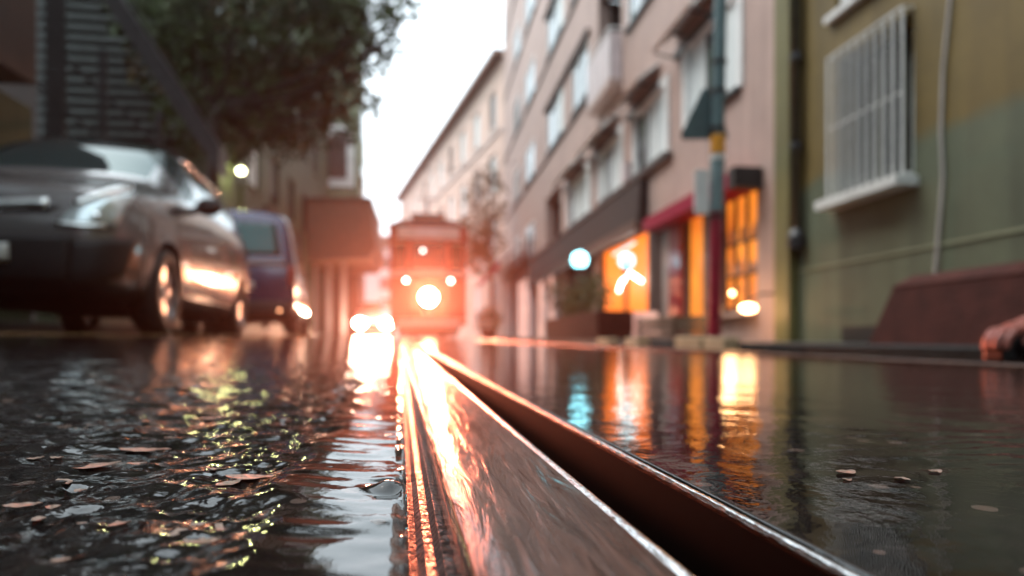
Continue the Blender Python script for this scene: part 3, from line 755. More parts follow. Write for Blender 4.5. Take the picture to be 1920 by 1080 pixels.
# dark crate
def pavebox(px0, px1, ptop, X, depth): 
    a = on_x(px1, 640, X); b = on_x(px0, 640, X); return a.y, b.y, PZ(a.y)+.001, on_x((px0+px1)/2, ptop, X).z
y0, y1, zb, zt = pavebox(1192, 1262, 592, 2.75, .5)
t = thing('crate', 'dark grey slatted crate on the pavement below the orange shop', 'crate', (3.0, (y0+y1)/2, zb))
for i in range(3):
    z0 = zb+.02+(zt-zb-.02)*i/3; k = MB(); h_ = (zt-zb)/3-.03
    k.box(2.75, 2.77, y0, y1, z0, z0+h_); k.box(3.23, 3.25, y0, y1, z0, z0+h_); k.box(2.772, 3.228, y0, y0+.02, z0, z0+h_); k.box(2.772, 3.228, y1-.02, y1, z0, z0+h_); k.build('slat', M['wood'], t)
k = MB()
for xx in (2.772, 3.198):
    for yq in (y0+.022, y1-.052): k.box(xx, xx+.03, yq, yq+.03, zb, zt)
k.box(2.802, 3.196, y0+.03, y1-.03, zb+.03, zb+.05)
k.build('corner_post', M['trim'], t)
# paper bag / lit board
y0, y1, zb, zt = pavebox(1162, 1190, 586, 2.9, .3)
t = thing('menu_board', 'pale tilted menu board glowing beside the dark crate', 'board', (2.95, y0, zb))
xm = 2.9; hh = (zt-zb)
k = MB(); k.hexa([(xm, y0, zb+.03), (xm+.38, y0-.05, zb+.03), (xm+.38, y0-.01, zb+.03), (xm, y0+.04, zb+.03), (xm+.02, y0+.10, zt), (xm+.34, y0+.05, zt), (xm+.34, y0+.08, zt), (xm+.02, y0+.13, zt)]); k.build('panel', M['lit3'], t)
k = MB(); k.box(xm+.02, xm+.36, y0-.02, y0+.25, zb, zb+.028); k.build('foot', M['trim'], t)

# kerb stones coloured as orange lit near the pole, smaller ones farther away
def stone(px0, px1, py0, py1, X, label, m, depth=.34, grp='pale stones at the kerb'):
    a = on_x(px1, (py0+py1)/2, X); b = on_x(px0, (py0+py1)/2, X); zt = on_x((px0+px1)/2, py0, X).z; zb = g(X, a.y)
    t = thing('kerb_block', label, 'stone block', (X, (a.y+b.y)/2, zb), group=grp)
    k = MB(); k.box(X, X+depth, a.y, b.y, zb-.03, zt); k.build('stone', m, t, bevel=.015); return t
stone(1318, 1358, 632, 660, 2.36, 'kerb block tinted pale orange as if lit, directly left of the pole foot', M['kerb_light_tint'], .13)
stone(1264, 1312, 631, 656, 2.36, 'kerb block tinted pale orange as if lit, second to the left of the pole foot', M['kerb_light_tint'], .13)
stone(1170, 1195, 634, 648, 2.3, 'small pale block in the gutter below the dark crate', M['kerb_light_tint'], .14)
stone(1118, 1140, 634, 648, 2.3, 'small pale block in the gutter beside the long planter', M['kerb_light_tint'], .14)

# brown stone planter at the right edge, octagonal, tapering upward
t = thing('stone_planter', 'large low red brown stone planter with sloping rim at the right edge', 'planter', (3.02, 3.15, PZ(3.1)))
zb = PZ(3.0)+.001; k = MB()
def octo(x0, x1, y0, y1, c, z): return [(x0+c, y0, z), (x1-c, y0, z), (x1, y0+c, z), (x1, y1-c, z), (x1-c, y1, z), (x0+c, y1, z), (x0, y1-c, z), (x0, y0+c, z)]
lv = [(2.665, 3.40, 2.42, 3.60, .05, zb), (2.72, 3.34, 2.48, 3.53, .12, zb+.33), (2.715, 3.345, 2.475, 3.535, .12, zb+.34), (2.79, 3.28, 2.56, 3.46, .12, zb+.40), (2.83, 3.24, 2.6, 3.42, .1, zb+.40), (2.83, 3.24, 2.6, 3.42, .1, zb+.36)]
vs = []; fs_ = []
for a in lv: vs += octo(*a)
for i in range(len(lv)-1):
    for q_ in range(8): fs_.append((i*8+q_, i*8+(q_+1) % 8, (i+1)*8+(q_+1) % 8, (i+1)*8+q_))
fs_.append(tuple(range(7, -1, -1)))
k.add(vs, fs_); k.build('box', M['planter'], t, bevel=.008)
k = MB(); k.add(octo(2.84, 3.23, 2.61, 3.41, .1, zb+.365), [tuple(range(8))]); k.build('soil', M['soil'], t, fix=False)

# ------------------------------------------------------------------ street pole with signs
pb = on_x(1339, 645, 2.60); zb = PZ(pb.y); dpt = (Vector((pb.x, pb.y, 0))-Vector((0, 0, 0))).dot(Vector((sin(A), cos(A), 0)))
def pz(py_): return CAMZ+(640-py_)/FPX*dpt
lean = (13/640)*FPX/FPX
def pp(z, r=0):  # axis point at height z, pole leans a little right
    s_ = (z-zb)*.0185; return (pb.x+s_*cos(A), pb.y-s_*sin(A), z)
t = thing('street_pole', 'tall street pole, crimson below and grey green above, with yellow band', 'street pole', (pb.x, pb.y, zb))
R_ = .060
MB().tube([pp(zb), pp(pz(400))], R_, 16).build('lower_shaft', M['red'], t, smooth=False)
MB().tube([pp(pz(398)), pp(7.5)], R_*.93, 16).build('upper_shaft', M['galv'], t)
MB().tube([pp(pz(289)), pp(pz(254))], R_*1.06, 16).build('yellow_band', M['yellow'], t)
MB().tube([pp(pz(396)), pp(pz(302))], R_*1.04, 16).build('pasted_poster', M['paper'], t)
MB().tube([pp(pz(301)), pp(pz(291))], R_*1.05, 16).build('white_band', M['white'], t)
for q_ in (175, 245, 410, 120): MB().tube([pp(pz(q_)), pp(pz(q_)+.03)], R_*1.14, 16).build('clamp', M['dark'], t)
MB().lathe((pb.x, pb.y, zb), (0, 0, 1), [(0, 0), (.12, 0), (.12, .02), (.07, .05), (0, .05)], 16).build('base_plate', M['dark'], t)
# signs hang on the pole but belong to it
Rv = Vector((cos(A), -sin(A), 0)); Fv = Vector((sin(A), cos(A), 0))
def panel(name, pts, z_off, m, thick=.012, parent=t, back=.075):
    vs = []
    for d_ in (back, back+thick):
        for (px, py_) in pts:
            vs.append(Vector((pb.x, pb.y, pz(py_)))+Rv*((px-1345)/FPX*dpt)+Fv*d_)
    n_ = len(pts)
    return MB().add(vs, [tuple(range(n_)), tuple(range(2*n_-1, n_-1, -1))]+[(i, (i+1) % n_, n_+(i+1) % n_, n_+i) for i in range(n_)]).build(name, m, parent)
M['signback'] = mat("sign_back", (.045, .085, .09), .4, metal=.3, var=.25, scale=10)
panel('triangular_sign', [(1286, 250), (1290, 256), (1373, 256), (1377, 250), (1336, 160), (1328, 160)], 0, M['signback'])
panel('white_sign', [(1308, 322), (1308, 398), (1311, 402), (1334, 402), (1334, 319), (1311, 319)], 0, M['white'], back=-.02, thick=.03)

# ------------------------------------------------------------------ cars
def ring_body(st, wr=.70):
    """closed car shell lofted through stations (y, w, zbot, zbelt, ztop)"""
    vs = []; H = 10
    for (y, w, zb, zl, zt) in st:
        d = max(zt-zl, .01); f = min(1, d/.42)                  # 0 on the bonnet, 1 under the roof
        wq = w*(1-f)*.80+w*wr*f
        half = [(0, zb), (.80*w, zb), (.97*w, zb+.07), (w, zb+(zl-zb)*.45), (.985*w, zl-.09), (.95*w, zl),
                ((.95*w+wq)/2+.012, zl+d*.52), (wq+.015, zt-.06*f-.01), (wq*.72, zt), (0, zt+.02)]
        rg = half+[(-x, z) for x, z in reversed(half[1:-1])]
        vs += [(x, y, z) for x, z in rg]
    n = 2*H-2; fs = []; info = []
    for i in range(len(st)-1):
        for k in range(n):
            fs.append((i*n+k, i*n+(k+1) % n, (i+1)*n+(k+1) % n, (i+1)*n+k)); kk = k if k < H-1 else n-1-k; info.append((i, kk))
    fs.append(tuple(range(n-1, -1, -1))); info.append((-1, -1)); fs.append(tuple((len(st)-1)*n+k for k in range(n))); info.append((-2, -1))
    return vs, fs, info
def make_car(name, label, cat, loc, rz, st, paint, side_glass, top_glass, axles, wr_=.31, half=.87, group=None, rim=None, roof=.70, arch=1.14, tail_top=None):
    t = thing(name, label, cat, loc, rz, group)
    vs, fs, info = ring_body(st, roof)
    me = bpy.data.meshes.new('tmp'); me.from_pydata(vs, [], fs)
    bm = bmesh.new(); bm.from_mesh(me); bmesh.ops.recalc_face_normals(bm, faces=bm.faces); bm.to_mesh(me); bm.free()
    for m in (M[paint], M['carglass'], M['trim']): me.materials.append(m)
    for f, (i, k) in zip(me.polygons, info):
        if i >= 0 and k in (5, 6) and i in side_glass: f.material_index = 1
        if i >= 0 and k in (7, 8) and i in top_glass: f.material_index = 1
        if i >= 0 and k in (0, 1): f.material_index = 2
    ob = bpy.data.objects.new('tmp', me); COL.objects.link(ob)
    ob.modifiers.new('s', 'SUBSURF').levels = 2
    cut = MB()
    for ay in axles:
        for sx in (-1, 1): cut.lathe((sx*(half-.34), ay, wr_+.01), (sx, 0, 0), [(0, 0), (wr_*arch, 0), (wr_*arch, .6), (0, .6)], 32)
    co = cut.build('cut', M['trim']); 
    for m in (M['carglass'], M['trim']): co.data.materials.append(m)
    for f in co.data.polygons: f.material_index = 2
    co.data.materials[0] = M[paint]
    bo = ob.modifiers.new('b', 'BOOLEAN'); bo.operation = 'DIFFERENCE'; bo.object = co; bo.solver = 'EXACT'
    dg = bpy.context.evaluated_depsgraph_get(); dg.update()
    em = bpy.data.meshes.new_from_object(ob.evaluated_get(dg))
    bpy.data.objects.remove(ob); bpy.data.objects.remove(co)
    parts = {}
    for nm, mi, m in (('body', (0,), M[paint]), ('windows', (1,), M['carglass']), ('underside', (2,), M['trim'])):
        bm = bmesh.new(); bm.from_mesh(em)
        bmesh.ops.delete(bm, geom=[f for f in bm.faces if f.material_index not in mi], context='FACES')
        m2 = bpy.data.meshes.new(nm); bm.to_mesh(m2); 
        if nm == 'windows':
            # every pane is a part of its own
            seen = set(); k = 0
            bm.faces.ensure_lookup_table()
            for f0 in bm.faces:
                if f0.index in seen: continue
                isl = []; stack = [f0]; seen.add(f0.index)
                while stack:
                    f = stack.pop(); isl.append(f)
                    for e in f.edges:
                        for g2 in e.link_faces:
                            if g2.index not in seen: seen.add(g2.index); stack.append(g2)
                vi = {}; vl = []; fl = []
                for f in isl:
                    ff = []
                    for v in f.verts:
                        if v.index not in vi: vi[v.index] = len(vl); vl.append(tuple(v.co))
                        ff.append(vi[v.index])
                    fl.append(ff)
                xs_ = [v[0] for v in vl]; wide = min(xs_) < 0 < max(xs_)
                MB().add(vl, fl).build('windscreen' if wide else 'window', M['carglass'], t, world=False, smooth=True, fix=False)
            bm.free(); continue
        bm.free(); m2.materials.clear(); m2.materials.append(m)
        for f in m2.polygons: f.material_index = 0; f.use_smooth = True
        o = bpy.data.objects.new(nm, m2); COL.objects.link(o); o.parent = t
        es = o.modifiers.new('e', 'EDGE_SPLIT'); es.split_angle = radians(38)
        if nm == 'body': t['_b'] = 1; parts['body'] = o
    if '_b' in t: del t['_b']
    bt = BVHTree.FromPolygons([v.co for v in em.vertices], [p.vertices for p in em.polygons])
    # wheels
    for ay in axles:
        for sx in (-1, 1):
            w0 = thing('wheel', None, None, (sx*(half-.11), ay, wr_)); w0.parent = t
            ty = MB().lathe((0, 0, 0), (sx, 0, 0), [(wr_*.62, -.10), (wr_*.9, -.105), (wr_, -.07), (wr_, .07), (wr_*.92, .10), (wr_*.66, .105), (wr_*.62, .07)], 32).build('tyre', M['tyre'], w0, world=False, smooth=True)
            rm = MB(); rm.lathe((0, 0, 0), (sx, 0, 0), [(wr_*.64, .09), (wr_*.60, .085), (wr_*.58, -.06), (0, -.06)], 32)
            rm.lathe((0, 0, 0), (sx, 0, 0), [(wr_*.18, .05), (wr_*.16, .085), (0, .09)], 16)
            for k in range(7):
                a = 2*pi*k/7; d_ = Vector((0, cos(a), sin(a))); p_ = Vector((0, -sin(a), cos(a)))
                pts = []
                for r_, hw, xx in ((wr_*.14, .022, .06), (wr_*.61, .034, .075)):
                    for s2 in (-1, 1): pts.append(d_*r_+p_*hw*s2+Vector((sx*xx, 0, 0)))
                bk = [p-Vector((sx*.03, 0, 0)) for p in pts]
                rm.hexa([bk[0], bk[1], bk[3], bk[2], pts[0], pts[1], pts[3], pts[2]])
            rm.build('rim', rim or M['rim'], w0, world=False)
    bpy.context.view_layer.update()
    mw = Matrix.Translation(Vector(loc)) @ Matrix.Rotation(rz, 4, 'Z')
    return t, bt, mw
def patch_local(bt, quad, nx=10, ny=5, frm='front', off=.006):
    """quad: 4 (x,z) corners (bottom-left, bottom-right, top-right, top-left) cast onto the shell from its near end"""
    P_ = []
    for j in range(ny+1):
        for i in range(nx+1):
            u, v = i/nx, j/ny
            x = (quad[0][0]*(1-u)+quad[1][0]*u)*(1-v)+(quad[3][0]*(1-u)+quad[2][0]*u)*v
            z = (quad[0][1]*(1-u)+quad[1][1]*u)*(1-v)+(quad[3][1]*(1-u)+quad[2][1]*u)*v
            h = bt.ray_cast(Vector((x, -2, z)), Vector((0, 1, 0)))
            P_.append((h[0], h[1]) if h[0] is not None else None)
    return P_, nx, ny
def patch_px(bt, mw, quad, nx=10, ny=5):
    inv = mw.inverted(); o = inv @ Vector((0, 0, CAMZ)); P_ = []
    for j in range(ny+1):
        for i in range(nx+1):
            u, v = i/nx, j/ny
            x = (quad[0][0]*(1-u)+quad[1][0]*u)*(1-v)+(quad[3][0]*(1-u)+quad[2][0]*u)*v
            z = (quad[0][1]*(1-u)+quad[1][1]*u)*(1-v)+(quad[3][1]*(1-u)+quad[2][1]*u)*v
            d_ = (inv.to_3x3() @ ray(x, z)).normalized()
            h = bt.ray_cast(o, d_); P_.append((h[0], h[1]) if h[0] is not None else None)
    return P_, nx, ny
def patch_build(pp_, name, m, t, off=.008, mirror=False, smooth=True):
    P_, nx, ny = pp_
    mb = MB(); vs = []; 
    ok = [p is not None for p in P_]
    for p in P_: vs.append(tuple(p[0]+p[1]*off) if p else (0, 0, 0))
    for p in P_: vs.append(tuple(p[0]-p[1]*.004) if p else (0, 0, 0))
    n = (nx+1)*(ny+1); fs = []
    for j in range(ny):
        for i in range(nx):
            a = j*(nx+1)+i; q_ = (a, a+1, a+nx+2, a+nx+1)
            if all(ok[k] for k in q_): fs.append(q_)
    ed = {}
    for f in fs:
        for k in range(4):
            e = (f[k], f[(k+1) % 4]); ed[e] = 1
    for (a, b) in list(ed):
        if (b, a) not in ed: fs.append((b, a, a+n, b+n))
    used = sorted({i for f in fs for i in f}); mp = {o: k for k, o in enumerate(used)}
    vs = [vs[i] for i in used]; fs = [tuple(mp[i] for i in f) for f in fs]
    if not fs: return None
    o = MB().add(vs, fs).build(name, m, t, world=False, smooth=smooth)
    if mirror: MB().add([(-x, y, z) for x, y, z in vs], fs).build(name, m, t, world=False, smooth=smooth)
    return o

# silver people carrier facing the camera
ST = [(0.00, .66, .36, .62, .66), (.05, .76, .26, .78, .82), (.16, .83, .21, .88, .93), (.45, .885, .20, .97, 1.04), (.85, .905, .20, 1.03, 1.13), (1.05, .91, .20, 1.08, 1.22),
      (1.40, .91, .20, 1.11, 1.50), (1.75, .91, .20, 1.12, 1.68), (1.90, .91, .20, 1.125, 1.72), (1.98, .91, .20, 1.13, 1.73), (2.75, .91, .20, 1.15, 1.74), (2.83, .91, .20, 1.15, 1.74), (3.42, .905, .20, 1.17, 1.72),
      (3.50, .905, .20, 1.17, 1.71), (3.90, .90, .21, 1.18, 1.65), (4.08, .89, .23, 1.15, 1.50), (4.20, .87, .27, 1.05, 1.25), (4.27, .83, .36, .95, 1.0), (4.30, .78, .42, .85, .88)]
cx, cyy = -2.74, 4.22
opel, bt, mw = make_car('silver_car', 'silver people carrier parked facing the camera with orange light on its flank', 'car', (cx, cyy, g(-2.2, 5)), radians(4.2), ST, 'silver',
    side_glass={6, 7, 9, 11, 13}, top_glass={5, 6, 7}, axles=(.90, 3.58), wr_=.325, half=.90, group='cars parked along the left kerb')
def px2(*q): return q
patch_build(patch_px(bt, mw, [(104, 424), (215, 428), (258, 350), (150, 378)], 14, 6), 'headlight', M['lens'], opel, .012, mirror=True)
def bar_px(name, pts, r, m, off, mirror=True, par=opel):
    inv = mw.inverted(); o = inv @ Vector((0, 0, CAMZ)); L_ = []
    for i in range(len(pts)-1):
        for k_ in range(5):
            u = k_/5; x = pts[i][0]*(1-u)+pts[i+1][0]*u; z = pts[i][1]*(1-u)+pts[i+1][1]*u
            h = bt.ray_cast(o, (inv.to_3x3() @ ray(x, z)).normalized())
            if h[0] is not None: L_.append(h[0]+h[1]*off)
    if len(L_) < 3: return
    MB().tube(L_, r, 10).build(name, m, par, world=False, smooth=True)
    if mirror: MB().tube([(-p.x, p.y, p.z) for p in L_], r, 10).build(name, m, par, world=False, smooth=True)
bar_px('headlight_brow', [(140, 386), (200, 366), (252, 352)], .026, M['bright'], .012)
bar_px('headlight_base_trim', [(106, 418), (160, 424), (205, 424)], .012, M['bright'], .012)
bar_px('projector', [(176, 408), (182, 408), (188, 407)], .042, M['chrome'], -.012)
bar_px('chrome_bar', [(-70, 392), (10, 385), (60, 383), (98, 384)], .036, M['bright'], .006, mirror=False)
patch_build(patch_local(bt, [(-.46, .735), (.46, .735), (.52, .79), (-.52, .79)], 22, 3), 'upper_grille', M['trim'], opel, .006)
patch_build(patch_local(bt, [(-.56, .30), (.56, .30), (.60, .60), (-.60, .60)], 22, 8), 'lower_grille', M['trim'], opel, .006)
patch_build(patch_px(bt, mw, [(125, 545), (236, 515), (262, 447), (135, 452)], 12, 7), 'recess_and_bumper_shade', M['trim'], opel, .007, mirror=True)  # black patch widened past the fog lamp recess to shade the bumper corner
patch_build(patch_local(bt, [(-.26, .43), (.26, .43), (.26, .54), (-.26, .54)], 10, 3), 'number_plate', M['white'], opel, .02)
k = MB()
for sx in (-1, 1):
    k = MB(); k.ball((sx*1.02, 1.52, 1.10), .11, 10, (.95, .55, .72)); k.tube([(sx*.88, 1.50, 1.05), (sx*.96, 1.52, 1.08)], .03, 8); k.build('wing_mirror', M['trim'], opel, world=False, smooth=True)
    for yd in (2.55, 3.35):
        h = MB(); h.box(min(sx*.905, sx*.935), max(sx*.905, sx*.935), yd, yd+.17, .93, .955); h.build('door_handle', M['silver'], opel, world=False, bevel=.006)
    rb = MB(); rb.tube([(sx*.63, 2.0, 1.60), (sx*.64, 2.2, 1.655), (sx*.64, 3.5, 1.655), (sx*.62, 3.8, 1.59)], .018, 8); rb.build('roof_rail', M['chrome'], opel, world=False, smooth=True)
for xs_ in ((-.55, .0, .0), (.05, .55, 0)):
    wv = MB(); wv.tube([(xs_[0], 1.08, 1.235), (xs_[1]+.02, 1.25, 1.325)], .009, 6); wv.build('wiper', M['trim'], opel, world=False)

# blue van parked behind it, seen from the rear
SV = [(0.0, .74, .34, .72, .76), (.03, .80, .28, 1.00, 1.10), (.07, .83, .26, 1.10, 1.45), (.13, .845, .25, 1.12, 1.74), (.22, .85, .25, 1.12, 1.86), (.42, .86, .25, 1.12, 1.90), (1.3, .86, .24, 1.12, 1.92), (1.38, .86, .24, 1.12, 1.92), (2.3, .86, .24, 1.10, 1.90),
      (2.6, .86, .24, 1.08, 1.80), (3.15, .86, .24, 1.03, 1.30), (3.3, .85, .24, 1.0, 1.10), (3.9, .80, .26, .86, .92), (4.02, .68, .34, .7, .74)]
van, bt2, mw2 = make_car('blue_van', 'dark blue van with glowing rear reflectors parked behind the silver car', 'van', (-2.72, 9.75, g(-2.5, 10)), radians(6.5), SV, 'blue', side_glass={5, 7, 8}, top_glass={9}, axles=(.75, 3.2), wr_=.30, half=.84, group='cars parked along the left kerb', roof=.80)
patch_build(patch_local(bt2, [(-.64, 1.17), (.64, 1.17), (.56, 1.66), (-.56, 1.66)], 14, 8), 'rear_window', M['carglass'], van, .01)
M['lens'].node_tree.nodes['Principled BSDF'].inputs['Metallic'].default_value = .5
M['tail'] = mat("tail_lamp_plastic", (.35, .03, .015), .15, var=.1, coat=.6)
M['orange_reflection'] = mat("orange_brown_reflection", (.16, .07, .03), .3, var=.3)  # colour of the orange reflection painted across the van's tail
for sx in (-1, 1):
    patch_build(patch_local(bt2, [(sx*.74, .72), (sx*.81, .72), (sx*.80, 1.02), (sx*.73, 1.02)], 3, 6), 'tail_lamp', M['tail'], van, .014)
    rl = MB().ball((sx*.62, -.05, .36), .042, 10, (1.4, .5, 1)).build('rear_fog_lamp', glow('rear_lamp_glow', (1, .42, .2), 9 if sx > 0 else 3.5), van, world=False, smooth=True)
patch_build(patch_local(bt2, [(-.72, 1.02), (.72, 1.02), (.72, 1.08), (-.72, 1.08)], 14, 2), 'painted_reflection', M['orange_reflection'], van, .008)  # reflection laid on as a band of colour
patch_build(patch_local(bt2, [(-.26, .66), (.26, .66), (.26, .78), (-.26, .78)], 6, 2), 'number_plate', M['pale'], van, .012)
k = MB(); k.box(-.80, .80, -.07, .10, .30, .50); k.build('bumper', M['trim'], van, world=False, bevel=.04)

# dark car nearer the camera at the left edge
p = at(22, 500, 3.15)
SB = [(0.0, .74, .34, .72, .78), (.06, .80, .26, .90, 1.05), (.25, .84, .24, .96, 1.22), (.6, .86, .23, .96, 1.38), (1.0, .86, .23, .95, 1.44), (1.6, .86, .23, .95, 1.46), (1.68, .86, .23, .95, 1.46), (2.5, .86, .23, .94, 1.40), (3.0, .86, .23, .92, 1.08), (3.2, .85, .23, .9, .98), (3.85, .8, .26, .74, .80), (3.98, .66, .34, .6, .64)]
bc, bt3, mw3 = make_car('black_car', 'black car at the left edge with only its rear corner in view', 'car', (p.x-.90, p.y, g(-3, p.y)), pi+radians(3), SB, 'black', side_glass={3, 4, 6}, top_glass={2, 7, 8}, axles=(.78, 3.2), wr_=.30, half=.84, group='cars parked along the left kerb')
for sx in (-1, 1):
    patch_build(patch_local(bt3, [(sx*.68, .72), (sx*.80, .72), (sx*.79, .98), (sx*.69, .98)], 3, 5), 'tail_lamp', M['tail'], bc, .012)
k = MB(); k.box(-.80, .80, -.05, .10, .28, .48); k.build('bumper', M['black'], bc, world=False, bevel=.04)
patch_build(patch_local(bt3, [(-.55, 1.0), (.55, 1.0), (.5, 1.2), (-.5, 1.2)], 8, 4), 'rear_window', M['carglass'], bc, .01)

# pale car coming up beside the tram with its headlights on
pc = at(700, 604, 28.0)
wc, bt4, mw4 = make_car('pale_car', 'pale car far down the street beside the tram, both headlights blazing', 'car', (pc.x, pc.y, g(pc.x, pc.y)), radians(2), [(y, w*.95, a, b, c*.94) for (y, w, a, b, c) in ST], 'whitecar', side_glass={6, 7, 9, 11, 13}, top_glass={5, 6, 7}, axles=(.90, 3.58), wr_=.31, half=.86)
M['beam'] = glow('headlamp_glow', (1, .70, .50), 130)
for sx in (-1, 1):
    MB().ball((sx*.56, -.02, .56), .22, 12, (1.2, .5, .9)).build('headlight', M['beam'], wc, world=False, smooth=True)
patch_build(patch_local(bt4, [(-.5, .35), (.5, .35), (.5, .55), (-.5, .55)], 8, 3), 'grille', M['trim'], wc, .01)

# ------------------------------------------------------------------ tram
TX, TY = .135, 19.3; TZ = .0075*TY
tr = thing('red_tram', 'old red and cream tram coming up the street with its round headlight lit', 'tram', (TX, TY, TZ))
def TP(poly, z0, z1, nm, m, par=tr, **k): return MB().prism([(TX+x, TY+y) for x, y in poly], TZ+z0, TZ+z1, 'z').build(nm, m, par, **k)
def plan(o=0, L=9.0, c=.35): return [(-1.16-o, c-o*.4), (-.56-o*.3, -o), (.56+o*.3, -o), (1.16+o, c-o*.4), (1.16+o, L+o), (-1.16-o, L+o)]
TP(plan(), .40, 1.86, 'lower_body', M['tramred'])
TP(plan(.025), 1.862, 2.0, 'cream_band', M['tramcream'])
TP(plan(.02), .55, .60, 'lower_moulding', M['tramcream'])
# window zone: posts between panes
def facet(a, b, f0, f1, z0, z1, d0, d1, nm, m, par=tr):
    a = Vector(a); b = Vector(b); e = b-a; n_ = Vector((e.y, -e.x)).normalized()
    p0 = a+e*f0; p1 = a+e*f1; q_ = []
    for z in (z0, z1):
        for p_, d in ((p0, d0), (p1, d0), (p1, d1), (p0, d1)): v = p_+n_*d; q_.append((TX+v.x, TY+v.y, TZ+z))
    return MB().hexa(q_).build(nm, m, par)
pln = plan()
for (a, b, fr) in ((pln[0], pln[1], [.0, .16, .84, 1]), (pln[1], pln[2], [0, .07, .93, 1]), (pln[2], pln[3], [0, .16, .84, 1])):
    facet(a, b, fr[0], fr[1], 2.002, 2.90, -.08, .0, 'window_post', M['tramred']); facet(a, b, fr[2], fr[3], 2.002, 2.90, -.08, .0, 'window_post', M['tramred'])
    facet(a, b, fr[1], fr[2], 2.07, 2.84, -.06, -.045, 'front_window', M['glass'])
    facet(a, b, fr[1], fr[2], 2.002, 2.07, -.07, -.006, 'window_rail', M['tramcream']); facet(a, b, fr[1], fr[2], 2.84, 2.90, -.07, -.006, 'window_rail', M['tramcream'])
for (a, b) in ((pln[3], pln[4]), (pln[5], pln[0])):
    nW = 8
    for i in range(nW+1):
        f = i/nW; facet(a, b, max(0, f-.012), min(1, f+.012), 2.002, 2.90, -.08, 0, 'window_post', M['tramred'])
    for i in range(nW): facet(a, b, i/nW+.0125, (i+1)/nW-.0125, 2.002, 2.90, -.06, -.045, 'side_window', M['glass'])
# pale blind behind the middle pane
k = MB(); k.box(TX-.49, TX+.49, TY+.10, TY+.12, TZ+2.0, TZ+2.88); k.build('cab_curtain', M['curtain'], tr)
TP(plan(.02), 2.902, 3.36, 'upper_body', M['tramred'])
k = MB(); k.box(TX-.92, TX+.92, TY-.13, TY-.022, TZ+2.95, TZ+3.30); k.build('destination_board', M['tramcream'], tr, bevel=.02)
k = MB(); k.box(TX-.36, TX+.36, TY-.145, TY-.132, TZ+3.0, TZ+3.25); k.build('board_panel', M['pale'], tr)
TP([(x*1.04, y-.10 if y < 1 else y+.1) for x, y in plan()], 3.362, 3.46, 'roof_edge', M['rooft'])
TP([(x*.86, y+.0 if y < 1 else y) for x, y in plan()], 3.462, 3.56, 'roof', M['rooft'])
TP([(-.45, .4), (.45, .4), (.45, 8.4), (-.45, 8.4)], 3.562, 3.74, 'clerestory', M['tramcream'])
TP([(-.52, .3), (.52, .3), (.52, 8.5), (-.52, 8.5)], 3.742, 3.79, 'clerestory_roof', M['rooft'])
TP([(-.95, .5), (.95, .5), (.95, 8.6), (-.95, 8.6)], .16, .398, 'underframe', M['trim'])
k = MB(); k.box(TX-.9, TX+.9, TY-.16, TY+.3, TZ+.28, TZ+.52); k.build('bumper', M['tramcream'], tr, bevel=.05)
k = MB()
for i in range(13): k.box(TX-.80+i*.13, TX-.76+i*.13, TY-.05, TY-.02, TZ+.05, TZ+.28)
k.box(TX-.85, TX+.85, TY-.055, TY-.015, TZ+.03, TZ+.07); k.build('lifeguard', M['trim'], tr)
for ay in (2.4, 6.4):
    for sx in (-.5, .5):
        MB().lathe((TX+sx, TY+ay, TZ+.35), (1, 0, 0), [(0, -.05), (.36, -.05), (.36, .05), (0, .05)], 24).build('wheel', M['trim'], tr)
M['tramlamp'] = glow('tram_headlight_glow', (1, .70, .50), 75)
hb = MB().lathe((TX, TY-.16, TZ+1.22), (0, 1, 0), [(.24, -.01), (.265, .0), (.265, .06), (.14, .17), (0, .17)], 28).build('headlight_housing', M['chrome'], tr, smooth=True)
MB().lathe((TX, TY-.155, TZ+1.22), (0, -1, 0), [(.238, 0), (.20, .025), (.09, .045), (.0, .05)], 28).build('headlight', M['tramlamp'], hb, smooth=True)
for sx in (-1, 1):
    hq = MB().lathe((TX+sx*.66, TY-.07, TZ+1.72), (0, 1, 0), [(.055, -.01), (.065, 0), (.06, .12), (0, .12)], 16).build('marker_housing', M['chrome'], tr, smooth=True)
    MB().lathe((TX+sx*.66, TY-.07, TZ+1.72), (0, -1, 0), [(.052, 0), (.03, .015), (0, .02)], 16).build('marker_light', glow('marker_glow', (1, .80, .68), 13), hq, smooth=True)
MB().ball((TX-.17, TY-.02, TZ+2.62), .045, 10).build('cab_lamp', glow('cab_glow', (1, .95, .9), 5), tr, smooth=True)  # small glowing ball on the face of the middle front pane
k = MB().box(TX-.16, TX+.16, TY-.014, TY-.002, TZ+.72, TZ+.95); k.build('number_plate', M['tramcream'], tr)
k = MB(); k.tube([(TX, TY+4.5, TZ+3.8), (TX, TY+6.3, 5.70)], .03, 6); k.tube([(TX-.5, TY+6.3, 5.70), (TX+.5, TY+6.3, 5.70)], .02, 6); k.build('trolley_bow', M['dark'], tr)
# the beam of the headlight
def spot(nm, p, tgt, e, col, ang, r, par, blend=.6):
    ld = bpy.data.lights.new(nm, 'SPOT'); ld.energy = e; ld.color = col; ld.spot_size = radians(ang); ld.spot_blend = blend; ld.shadow_soft_size = r
    lo = bpy.data.objects.new(nm, ld); COL.objects.link(lo); lo.parent = par
    q_ = (Vector(tgt)-Vector(p)).to_track_quat('-Z', 'Y'); lo.rotation_euler = q_.to_euler(); lo.location = Vector(p)-parent_loc(par)
spot('headlight_beam', (TX, TY-.25, TZ+1.22), (-1.8, 0, .3), 330, (1, .28, .09), 100, .16, tr)
pw = mw4 @ Vector((0, -.15, .66)); loc_ = Vector((0, -.15, .66))
ld = bpy.data.lights.new('headlight_beam', 'SPOT'); ld.energy = 500; ld.color = (1, .30, .12); ld.spot_size = radians(110); ld.spot_blend = .6; ld.shadow_soft_size = .3
